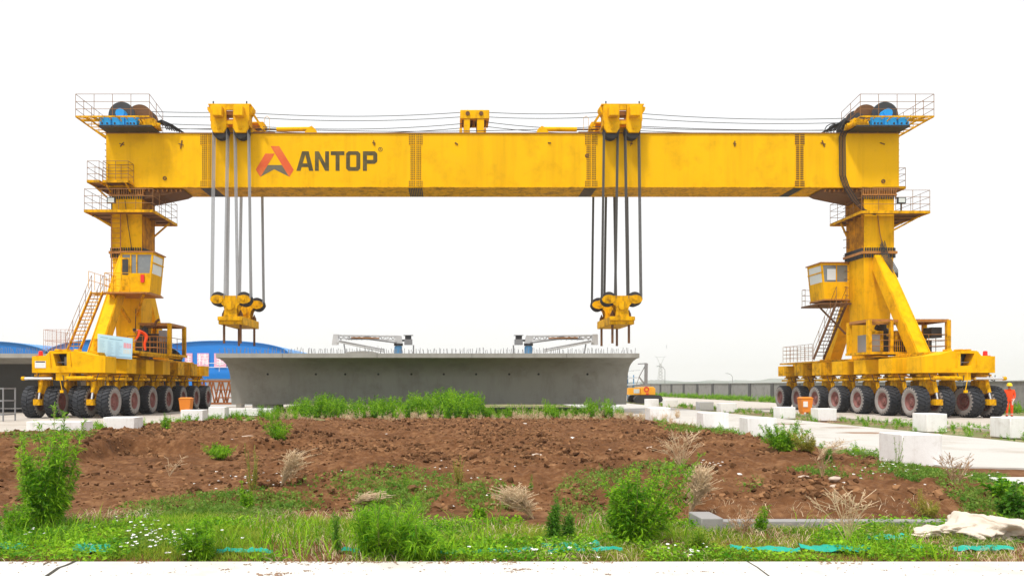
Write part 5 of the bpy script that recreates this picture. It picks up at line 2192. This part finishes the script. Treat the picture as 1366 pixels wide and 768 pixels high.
# ------------------------------------------------------------------ vegetation
def blades(x, y, z, h, w_, lean, az=None):
    """bent grass blades: 5 verts, quad + tri"""
    n = len(x)
    az = rng.random(n) * 6.283 if az is None else az
    fa = rng.random(n) * 6.283
    dx, dy = np.cos(az), np.sin(az)
    sx, sy = np.cos(fa) * w_ / 2, np.sin(fa) * w_ / 2
    V = np.zeros((n, 5, 3))
    mh = h * .6
    ml = lean * h * .35
    tl = lean * h
    V[:, 0] = np.stack([x - sx, y - sy, z], -1)
    V[:, 1] = np.stack([x + sx, y + sy, z], -1)
    V[:, 2] = np.stack([x + dx * ml + sx * .8, y + dy * ml + sy * .8, z + mh], -1)
    V[:, 3] = np.stack([x + dx * ml - sx * .8, y + dy * ml - sy * .8, z + mh], -1)
    V[:, 4] = np.stack([x + dx * tl, y + dy * tl, z + h * (1 - .25 * lean)], -1)
    b_ = np.arange(n) * 5
    Q = np.stack([b_, b_ + 1, b_ + 2, b_ + 3], -1)
    T = np.stack([b_ + 3, b_ + 2, b_ + 4], -1)
    return V.reshape(-1, 3), [Q, T]


def leaves(P, D, L, W, droop=.3):
    """leaf diamonds at P heading D: 4 verts folded = 2 tris"""
    n = len(P)
    D = D / np.linalg.norm(D, axis=1, keepdims=True)
    up = np.tile([0, 0, 1.], (n, 1)) + rng.normal(0, .5, (n, 3))
    S = np.cross(D, up)
    S /= np.linalg.norm(S, axis=1, keepdims=True) + 1e-6
    L = np.asarray(L)[:, None]
    W = np.asarray(W)[:, None]
    tip = P + D * L
    tip[:, 2] -= droop * L[:, 0]
    mid = P + D * L * .45
    V = np.stack([P, mid + S * W / 2, tip, mid - S * W / 2], 1).reshape(-1, 3)
    b_ = np.arange(n) * 4
    return V, np.stack([b_, b_ + 1, b_ + 2, b_ + 3], -1)


def join(parts):
    Vs, Q, T, n = [], [], [], 0
    for V, Fs in parts:
        if not isinstance(Fs, list):
            Fs = [Fs]
        for f in Fs:
            (Q if f.shape[1] == 4 else T).append(f + n)
        Vs.append(V)
        n += len(V)
    F = []
    if Q:
        F.append(np.concatenate(Q))
    if T:
        F.append(np.concatenate(T))
    return np.concatenate(Vs), F


def weed(seed, h=1.0, spread=.35, stems=12, per=40, leaf=.07, width=.016, up=.6, taper=.5, bare=.12, curve=.3):
    """a leafy weed at the origin: (stem verts, faces), (leaf verts, faces)"""
    r_ = np.random.default_rng(seed)
    sp, lp_ = [], []
    q = MB()
    ph = r_.random() * 6.283
    for s in range(stems):
        a = r_.random() * 6.283
        sh = h * (.38 + .62 * r_.random() ** .8) * (.8 + .2 * math.cos(a - ph))
        out = spread * (.15 + .85 * r_.random()) * (1 if stems > 1 else .2) * (.72 + .38 * math.cos(a - ph - .6))
        pts = []
        for i in range(6):
            t_ = i / 5
            rad_ = out * (t_ ** (1 - curve)) + .015
            pts.append(np.array([math.cos(a) * rad_ + r_.normal(0, .006), math.sin(a) * rad_ + r_.normal(0, .006), sh * t_]))
        for p0_, p1_ in zip(pts[:-1], pts[1:]):
            q.tube(p0_, p1_, .0045 * (h ** .5), 3)
        k = per
        t_ = bare + (1 - bare) * r_.random(k) ** .85
        seg = np.minimum((t_ * 5).astype(int), 4)
        ff = (t_ * 5 - seg)[:, None]
        PP = np.array(pts)
        P = PP[seg] * (1 - ff) + PP[seg + 1] * ff
        az = r_.random(k) * 6.283
        el_ = up + r_.normal(0, .35, k) + .5 * (t_ - .5)
        D = np.stack([np.cos(az) * np.cos(el_), np.sin(az) * np.cos(el_), np.sin(el_)], -1)
        L_ = leaf * (1 - taper * t_) * (.6 + .8 * r_.random(k))
        lp_.append(leaves(P, D, L_, L_ * (width / leaf) * (.8 + .5 * r_.random(k))))
        # side leaflets to break up the outline
        P2 = P + D * L_[:, None] * .5
        D2 = D + r_.normal(0, .7, D.shape)
        lp_.append(leaves(P2, D2, L_ * .6, L_ * .6 * (width / leaf) * 1.2))
    V, Fl = join(lp_)
    return (np.array(q.v), q.f), (V, Fl)


def plant(px, py, name, label, cat, hpx, wpx, leafm='leaf', group='green weeds', Y=None, **kw):
    z0 = 0.03
    if Y is None:
        for _ in range(4):
            x, y = gnd(px, py, z0)
            z0 = float(terrain(x, y))
    else:
        y = Y
        x = (px - PX) * Y / FPX
    k = FPX / y
    h = hpx / k
    sp = wpx / k / 2
    o = empty(name, (x, y, z0 - .01), label, cat, group)
    (sv, sf), (lv, lf) = weed(int(px * 7 + py), h=h, spread=sp, **kw)
    q = MB()
    q.add([(a + x, b_ + y, c + z0) for a, b_, c in sv], sf)
    q.build('stem', 'stem', o, normals=False)
    lo = npmesh('leaf_or_seed_clusters', lv + np.array([x, y, z0]), lf, leafm, parent=o, loc=(x, y, z0 - .01))
    return o


plant(60, 706, 'tall_weed', 'tall feathery light green weed standing alone at the left edge', 'weed', 168, 128, stems=38, per=150, leaf=.15, width=.022, up=.35, bare=.15, curve=.35)
plant(843, 724, 'bushy_weed', 'round bushy bright green weed left of the kerb stone', 'weed', 122, 176, stems=72, per=130, leaf=.11, width=.022, up=.4, bare=.05, curve=.25)
plant(738, 724, 'upright_weed', 'dark green upright spiky weed next to the round bush', 'weed', 70, 18, 'leaf_dark', stems=5, per=230, leaf=.095, width=.015, up=.35, bare=.1)
plant(757, 722, 'upright_weed', 'shorter dark spiky weed leaning against the taller upright one', 'weed', 52, 18, 'leaf_dark', stems=5, per=150, leaf=.085, width=.014, up=.35, bare=.1)
plant(453, 738, 'upright_weed', 'dark upright weed at the left end of the long grass clump', 'weed', 62, 16, 'leaf_dark', stems=3, per=150, leaf=.07, width=.011, up=.35, bare=.1)
plant(505, 742, 'grass_clump', 'broad clump of tall bright grass and weeds left of centre', 'grass clump', 92, 120, stems=50, per=70, leaf=.20, width=.013, up=.75, bare=.0)
plant(560, 744, 'willow_weed', 'drooping long leaved weed at the right of the grass clump', 'weed', 70, 96, 'leaf', stems=26, per=70, leaf=.15, width=.016, up=-.1, bare=.2)
plant(270, 745, 'feathery_weed', 'low feathery fern like weed in front at left of centre', 'weed', 58, 88, stems=40, per=100, leaf=.09, width=.015, up=.4, bare=.05)
plant(1048, 607, 'bushy_weed', 'bright green bush on the soil edge hiding a white block', 'weed', 46, 84, stems=36, per=90, leaf=.13, width=.026, up=.4, bare=.05)
plant(1078, 609, 'bushy_weed', 'paler low bush to the right of the bright green bush', 'weed', 34, 64, 'leaf_yel', stems=18, per=60, leaf=.12, width=.018, up=.4, bare=.1)
plant(1105, 617, 'upright_weed', 'small dark spiky weed right of the bright green bush', 'weed', 24, 24, 'leaf_dark', stems=7, per=70, leaf=.08, width=.014, up=.4, bare=.1)
plant(1014, 710, 'bushy_weed', 'small rounded bush growing behind the kerb stone', 'weed', 40, 24, stems=12, per=80, leaf=.05, width=.012, up=.4)
plant(372, 586, 'bushy_weed', 'green tuft growing on the upper left of the soil heap', 'weed', 38, 64, stems=28, per=60, leaf=.16, width=.022, up=.6)
plant(295, 597, 'grass_clump', 'low green tuft in the hollow at the left of the soil', 'grass clump', 22, 64, stems=30, per=40, leaf=.15, width=.02, up=.7)
plant(338, 656, 'flowering_weed', 'tall thin yellowish weed gone to seed on the left of the soil', 'weed', 78, 30, 'leaf_yel', stems=12, per=70, leaf=.05, width=.010, up=.7, bare=.05)
plant(330, 662, 'flowering_weed', 'green yellow leafy weed at the foot of the seeded tall weed', 'weed', 46, 30, 'leaf', stems=8, per=60, leaf=.07, width=.02, up=.5)
plant(612, 640, 'flowering_weed', 'thin yellowish weed in the middle of the soil', 'weed', 46, 34, 'leaf_yel', stems=9, per=46, leaf=.06, width=.012, up=.7)
plant(540, 646, 'flowering_weed', 'pale grey green thin weed left of the yellowish middle one', 'weed', 40, 22, 'leaf', stems=7, per=40, leaf=.05, width=.008, up=.7)
plant(709, 660, 'upright_weed', 'small upright weed above the pale straw patch', 'weed', 26, 8, 'leaf_dark', stems=2, per=80, leaf=.05, width=.010, up=.4)
plant(109, 588, 'upright_weed', 'small dark weed in front of the wide white block at left', 'weed', 22, 10, 'leaf_dark', stems=3, per=60, leaf=.10, width=.016, up=.4)
plant(222, 574, 'upright_weed', 'leafy weed right of the white block near the left tyres', 'weed', 26, 22, stems=7, per=60, leaf=.16, width=.03, up=.4)
plant(1352, 690, 'broadleaf_weed', 'broad leaved dark weed at the right edge above the tarp', 'weed', 56, 60, 'leaf_dark', stems=18, per=40, leaf=.11, width=.06, up=.2)
plant(1195, 640, 'flowering_weed', 'thin tall weed right of the nearest white block', 'weed', 50, 30, 'leaf', stems=6, per=30, leaf=.05, width=.012, up=.6, Y=15.7)
plant(1240, 672, 'flowering_weed', 'yellow stalked weed above the cream tarp', 'weed', 40, 50, 'leaf_yel', stems=14, per=40, leaf=.09, width=.010, up=.8)
plant(20, 716, 'bushy_weed', 'low bushy weed at the foot of the tall feathery one, left', 'weed', 54, 60, stems=18, per=70, leaf=.08, width=.02, up=.4)
plant(930, 736, 'grass_clump', 'grass clump in front of the kerb stone', 'grass clump', 40, 56, 'grass', stems=24, per=36, leaf=.13, width=.010, up=.9, bare=0)
plant(640, 690, 'broadleaf_weed', 'pale little broad leaved weed on soil right of centre', 'weed', 18, 26, stems=8, per=20, leaf=.08, width=.04, up=.4)
plant(1345, 668, 'broadleaf_weed', 'leafy green vine patch at the right edge beside the pale path', 'weed', 30, 60, stems=20, per=30, leaf=.12, width=.07, up=.3)


# dry plants
def dry(px, py, hpx, wpx, label, m='straw', stems=26, lay=0.):
    z0 = .05
    for _ in range(4):
        x, y = gnd(px, py, z0)
        z0 = float(terrain(x, y))
    k = FPX / y
    h, sp = hpx / k, wpx / k / 2
    r_ = np.random.default_rng(int(px * 3 + py))
    o = empty('dry_stalk_plant', (x, y, z0), label, 'dry plant', 'dry stalk plants')
    q = MB()
    pts_l, dir_l = [], []
    for s in range(stems):
        a = r_.random() * 6.283
        hh = h * (.55 + .45 * r_.random())
        ox, oy = math.cos(a) * sp * r_.random() ** .6, math.sin(a) * sp * .5 * r_.random()
        if lay:
            ox = lay * sp * (.5 + r_.random())
        p = [Vector((0, 0, 0)), Vector((ox * .45, oy * .45, hh * .55)), Vector((ox, oy, hh))]
        for a_, b_ in zip(p[:-1], p[1:]):
            q.tube(a_, b_, .0035 + .00005 * y, 3)
        for j in range(5):
            t_ = .35 + .6 * r_.random()
            b0 = p[1].lerp(p[2], t_) if t_ > .5 else p[0].lerp(p[1], t_ + .4)
            e_ = b0 + Vector((r_.normal(0, .25) * sp + ox * .2, r_.normal(0, .2) * sp, hh * (.10 + .14 * r_.random())))
            q.tube(b0, e_, .0022 + .00005 * y, 3)
            for i in range(9):
                c = b0.lerp(e_, r_.random())
                pts_l.append(tuple(c))
                dir_l.append(((e_ - b0).normalized() + Vector(r_.normal(0, .5, 3))).normalized())
    q.v = [(a + x, b_ + y, c + z0) for a, b_, c in q.v]
    q.build('stalk', m, o, normals=False)
    P = np.array(pts_l)
    D = np.array([tuple(d_) for d_ in dir_l])
    n = len(P)
    L_ = (.012 + .03 * r_.random(n)) * (h ** .5)
    V, F = leaves(P, D, L_ * 1.3, L_ * .35, .1)
    npmesh('leaf_or_seed_clusters', V + np.array([x, y, z0]), F, m, parent=o, loc=(x, y, z0))  # seed heads and dry leaf clusters along the stalks


dry(1131, 726, 72, 84, 'dry tan stalk plant with bare branches in front of the kerb', stems=16)
dry(909, 625, 48, 60, 'dry tan bush on the soil above the round green bush', stems=24)
dry(918, 694, 66, 56, 'dry straw tuft leaning at the right of the round green bush', stems=130, lay=.6)
dry(374, 646, 46, 64, 'dry straw tuft beside the tall yellowish weed', stems=50, lay=.6)
dry(226, 634, 26, 40, 'dry bare stalk plant in the left hollow of the soil', stems=6)
dry(990, 716, 36, 40, 'dry seed stalk tuft right behind the grass beside the kerb stone', m='dryrust', stems=18)
dry(1097, 636, 36, 26, 'reddish dry stalks on soil left of the nearest white block', m='dryrust', stems=9)
dry(1275, 660, 46, 50, 'dry seed stalks behind the cream tarp at right', m='dryrust', stems=20)
dry(1090, 612, 26, 70, 'dry bent stalks at the foot of the bright green bush', stems=18, lay=.9)
dry(712, 692, 40, 76, 'dry straw tuft left of the dark upright weed', stems=120, lay=-.7)
dry(470, 676, 18, 60, 'flattened straw tuft on the soil left of centre', stems=50, lay=.9)

# grass and ground cover as stuff ------------------------------------------
def inview(x, y, m=.04):
    r_ = x / y
    return (r_ > (-PX / FPX) - m) & (r_ < (1366 - PX) / FPX + m)


parts = []
n = 150000
y = 7.26 + 3.4 * rng.random(n) ** 1.25
x = rng.uniform(-6.8, 8.8, n)
dens = fbm(x * .8, y * 1.0, 3, 200)
front = 9.0 + .8 * (fbm(x * .6, x * 0, 3, 210) - .5) + .5 * sst(x, -6, -3.5) * (1 - sst(x, -1.5, 0))
keep = inview(x, y) & (y < front + .4 * rng.random(n)) & (dens + .24 * rng.random(n) > .56)
sandy = (x > 5.2) & (y < 8.4) & (fbm(x * 1.1, y * 1.5, 2, 215) > .42)
keep &= ~(sandy & (rng.random(n) < .85))
keep &= ~((x > 2.9) & (y > 9.15))
keep &= ~((fbm(x * .7 + 20, y * 1.1, 3, 216) > .6) & (rng.random(n) < .8))
x, y = x[keep], y[keep]
h = (.035 + .11 * fbm(x * 1.2, y * 1.2, 2, 220) * (.4 + .9 * rng.random(len(x)))) * (.55 + .7 * sst(y, 7.3, 8.1)) * (1 - .45 * sst(x, 2.2, 3.2) * (1 - sst(y, 8.3, 8.8)))
parts.append(blades(x, y, terrain(x, y) - .01, h, .004 + .005 * rng.random(len(x)), .2 + .8 * rng.random(len(x))))
V, F = join(parts)
tag(npmesh('grass', V, F, 'grass'), 'short bright green grass along the foreground pavement', 'grass', kind='stuff')

# taller coarse blades
n = 5200
y = 7.4 + 1.9 * rng.random(n)
x = rng.uniform(-6.5, 8, n)
keep = inview(x, y) & (fbm(x * .9, y * .9, 3, 230) > .50) & ~((x > 5) & (y < 8.9))
x, y = x[keep], y[keep]
V, F = blades(x, y, terrain(x, y) - .01, .14 + .20 * rng.random(len(x)), .007 + .005 * rng.random(len(x)), .3 + .7 * rng.random(len(x)))
tag(npmesh('tall_grass', V, F, 'leaf'), 'tall coarse grass blades among the foreground weeds', 'grass', kind='stuff')
# dry blades
n = 19000
y = 7.28 + 3.0 * rng.random(n)
x = rng.uniform(-6.8, 8.6, n)
keep = inview(x, y) & ~((x > 3) & (y > 9.2) & (rng.random(n) < .7)) & (fbm(x * .9 + 9, y * .9, 3, 235) > .52) & (rng.random(n) < .8)
x, y = x[keep], y[keep]
V, F = blades(x, y, terrain(x, y) - .01, .05 + .10 * rng.random(len(x)), .005 + .003 * rng.random(len(x)), .7 + .8 * rng.random(len(x)))
tag(npmesh('dry_grass', V, F, 'straw'), 'dry straw coloured blades among the foreground grass', 'grass', kind='stuff')


def patch(specs, seed):
    """patches of low leafy ground cover given in pixels: cx, cy, half width px, half height px, count"""
    xs_, ys_ = [], []
    r_ = np.random.default_rng(seed)
    for cx, cy, hw, hh, n in specs:
        a = r_.random(n) * 6.283
        d_ = r_.random(n) ** .6
        px_ = cx + hw * d_ * np.cos(a)
        pyy = cy + hh * d_ * np.sin(a)
        pyy = np.maximum(pyy, 532)
        Y = FPX * (CAMH - .18) / (pyy - PY)
        xs_.append((px_ - PX) * Y / FPX)
        ys_.append(Y)
    x, y = np.concatenate(xs_), np.concatenate(ys_)
    m = fbm(x * 1.3, y * .8, 3, seed) + .25 * r_.random(len(x)) > .57
    return x[m], y[m]


x, y = patch([(300, 664, 140, 15, 5200), (480, 655, 110, 18, 1700), (580, 655, 70, 18, 2200), (640, 655, 60, 12, 900), (1200, 630, 150, 13, 7000), (1310, 648, 60, 24, 4500), (1320, 690, 60, 26, 2200),
              (960, 575, 90, 10, 2500), (1150, 600, 60, 7, 1500), (560, 690, 70, 20, 1500), (150, 690, 110, 26, 3500), (40, 690, 60, 30, 3000), (880, 640, 60, 18, 1500), (800, 660, 60, 30, 2200), (980, 650, 40, 10, 500),
              (60, 596, 70, 8, 1500), (520, 655, 80, 30, 2200)], 401)
z = terrain(x, y) - .005
n = len(x)
sc = .5 + .05 * y
az = rng.random(n) * 6.283
el_ = .3 + .6 * rng.random(n)
D = np.stack([np.cos(az) * np.cos(el_), np.sin(az) * np.cos(el_), np.sin(el_)], -1)
P = np.stack([x, y, z + .06 * rng.random(n) * sc], -1)
L_ = (.028 + .04 * rng.random(n)) * sc
lv, lf = leaves(P, D, L_, L_ * .55, .2)
gv, gf = blades(x[::2], y[::2], z[::2], (.07 + .08 * rng.random(len(x[::2]))) * sc[::2], .006 * sc[::2], .3 + .6 * rng.random(len(x[::2])))
V, F = join([(lv, lf), (gv, gf)])
tag(npmesh('ground_cover', V, F, 'cover'), 'low creeping green ground cover spreading over the soil', 'ground cover', kind='stuff')

# foreground clover leaves
n = 52000
y = 7.3 + 2.2 * rng.random(n)
x = rng.uniform(-6.5, 7.6, n)
keep = inview(x, y) & (fbm(x * 1.1 + 4, y * 1.3, 3, 260) > .49) & ~((x > 5) & (y < 8.7))
x, y = x[keep], y[keep]
n = len(x)
az = rng.random(n) * 6.283
el_ = .1 + .8 * rng.random(n)
D = np.stack([np.cos(az) * np.cos(el_), np.sin(az) * np.cos(el_), np.sin(el_)], -1)
P = np.stack([x, y, terrain(x, y) + .01 + .09 * rng.random(n)], -1)
L_ = .025 + .05 * rng.random(n) ** 2
V, F = leaves(P, D, L_, L_ * .5, .25)
tag(npmesh('clover_leaves', V, F, 'leaf'), 'small leafy weeds growing through the foreground grass', 'ground cover', kind='stuff')

# white flowers
fx, fy = [], []
for cx, cy, hw, hh, n in [(210, 722, 75, 16, 70), (190, 700, 60, 14, 22), (950, 630, 40, 6, 10), (1180, 640, 90, 20, 34), (40, 705, 40, 20, 12), (320, 650, 70, 10, 22), (600, 650, 90, 24, 14), (930, 735, 60, 8, 10), (1290, 640, 70, 14, 16), (700, 735, 200, 8, 14), (980, 572, 60, 6, 14)]:
    fx += list(cx + hw * rng.normal(0, .5, n))
    fy += list(np.maximum(cy + hh * rng.normal(0, .5, n), 560))
fx, fy = np.array(fx), np.minimum(np.array(fy), 744)
Y = FPX * (CAMH - .1) / (fy - PY)
X_ = (fx - PX) * Y / FPX
parts = []
for i in range(len(X_)):
    z = float(terrain(X_[i], Y[i])) + .07 + .08 * rng.random()
    a = np.arange(5) * 1.2566 + rng.random()
    P = np.tile([X_[i], Y[i], z], (5, 1))
    D = np.stack([np.cos(a), np.sin(a) * .8 - .2, np.full(5, .35)], -1)
    s = .012 + .010 * rng.random() + .0006 * Y[i]
    parts.append(leaves(P, D, np.full(5, s), np.full(5, s * .8), .1))
V, F = join(parts)
tag(npmesh('flower_heads', V, F, 'flower'), 'tiny white flowers dotted through the grass and ground cover', 'flowers', kind='stuff')


# merged weed masses
def mass(name, specs, m, label, seeds, kw, cat='weeds'):
    protos = [weed(s, h=1., **kw)[1] for s in seeds]
    parts = []
    for (x, y, h) in specs:
        V, F = protos[rng.integers(len(protos))]
        a = rng.random() * 6.283
        c, s = math.cos(a), math.sin(a)
        W = np.stack([V[:, 0] * c - V[:, 1] * s, V[:, 0] * s + V[:, 1] * c, V[:, 2]], -1) * np.array([h * .9, h * .9, h])
        parts.append((W + np.array([x, y, float(terrain(x, y)) if y < 47 and -14 < x < 13 else 0.0]), F))
    V, F = join(parts)
    return tag(npmesh(name, V, F, m), label, cat, kind='stuff')


KW = dict(spread=.35, stems=7, per=26, leaf=.22, width=.045, up=.6, bare=.0)
sp = []
for _ in range(340):
    px = rng.uniform(345, 642)
    Y = rng.uniform(41.0, 45.8)
    hh = (.85 + .65 * rng.random()) * (.55 + .45 * sst(px, 350, 420)) * (.8 + .5 * vnoise(px * .03, 0, 7))
    sp.append(((px - PX) * Y / FPX, Y, hh))
mass('green_weeds', sp, 'leaf', 'dense bright green weeds growing along the foot of the concrete girder', [1, 2, 3, 4], KW)
sp = []
for _ in range(140):
    px = rng.uniform(640, 835)
    Y = rng.uniform(41.0, 45.0)
    hh = (.35 + .45 * rng.random()) * (1.5 if 775 < px < 815 or 725 < px < 742 else 1)
    sp.append(((px - PX) * Y / FPX, Y, hh))
for _ in range(40):
    px = rng.uniform(300, 400)
    Y = rng.uniform(36, 43)
    sp.append(((px - PX) * Y / FPX, Y, .3 + .4 * rng.random()))
mass('mixed_weeds', sp, 'leaf', 'sparser green weeds below the right half of the concrete girder', [5, 6, 7], KW)
sp = []
for _ in range(150):
    px = rng.uniform(360, 845)
    Y = rng.uniform(37.5, 43)
    sp.append(((px - PX) * Y / FPX, Y, .25 + .4 * rng.random() * (1.4 if vnoise(px * .02, 3, 9) > .5 else .5)))
for cx in (385, 470, 560, 700, 760, 830, 880, 860, 900):
    for _ in range(9):
        px = rng.normal(cx, 9)
        Y = rng.uniform(37, 41)
        sp.append(((px - PX) * Y / FPX, Y, .35 + .35 * rng.random()))
mass('dry_weeds', sp, 'straw', 'straw coloured dry weeds along the top edge of the soil heap', [8, 9], dict(spread=.4, stems=6, per=18, leaf=.25, width=.03, up=.9, bare=.0))
sp = []
for _ in range(520):
    y = 48 + 90 * rng.random() ** 1.1
    sp.append((rng.uniform(32.5, 39.0), y, .45 + .35 * rng.random()))
for _ in range(60):
    y = 46 + 60 * rng.random()
    sp.append((rng.uniform(11.8, 13) if False else rng.uniform(18.6, 20.2), y, .2 + .3 * rng.random()))
mass('field_crop', sp, 'leaf', 'low green crop growing in front of the grey boundary wall', [11, 12], dict(spread=.45, stems=6, per=12, leaf=.35, width=.09, up=.5, bare=.0), 'crop')
sp = []
for _ in range(420):
    y = 19 + 55 * rng.random() ** 1.6
    x = rng.uniform(17.2, 20.6) if rng.random() < .75 else rng.uniform(9.0, 10.3)
    sp.append((x, y, .12 + .26 * rng.random()))
for _ in range(140):
    y = 24 + 22 * rng.random()
    sp.append((rng.uniform(-13.0, -11.4), y, .15 + .3 * rng.random()))
for _ in range(120):
    sp.append((rng.uniform(19.5, 22.5), rng.uniform(29, 37), .1 + .2 * rng.random()))
mass('verge_weeds', sp, 'leaf', 'short green weeds on the verges between the rows of white blocks', [13, 14, 15], dict(spread=.6, stems=7, per=16, leaf=.3, width=.07, up=.5, bare=.0))
sp = []
for _ in range(160):
    y = 22 + 40 * rng.random() ** 1.5
    sp.append((rng.uniform(17.2, 20.4), y, .1 + .2 * rng.random()))
for _ in range(60):
    sp.append((rng.uniform(8.6, 10.4), rng.uniform(27, 44), .2 + .35 * rng.random()))
mass('verge_straw', sp, 'straw', 'dry grass tufts on the verges between the rows of white blocks', [16, 17], dict(spread=.6, stems=6, per=12, leaf=.25, width=.03, up=.9, bare=.0))

# ------------------------------------------------------------------ air
q = MB()
q.box(-3400, -60, -1.5, 3400, 3600, 95)
hz = q.build('haze', [])
hm = bpy.data.materials.new('haze_air')
hm.use_nodes = True
hm.node_tree.nodes.remove(hm.node_tree.nodes['Principled BSDF'])
pv = hm.node_tree.nodes.new('ShaderNodeVolumePrincipled')
pv.inputs['Color'].default_value = (.97, .98, 1, 1)
pv.inputs['Density'].default_value = .0003
pv.inputs['Anisotropy'].default_value = .2
hm.node_tree.links.new(pv.outputs[0], hm.node_tree.nodes['Material Output'].inputs['Volume'])
hz.data.materials.append(hm)
tag(hz, kind='stuff')
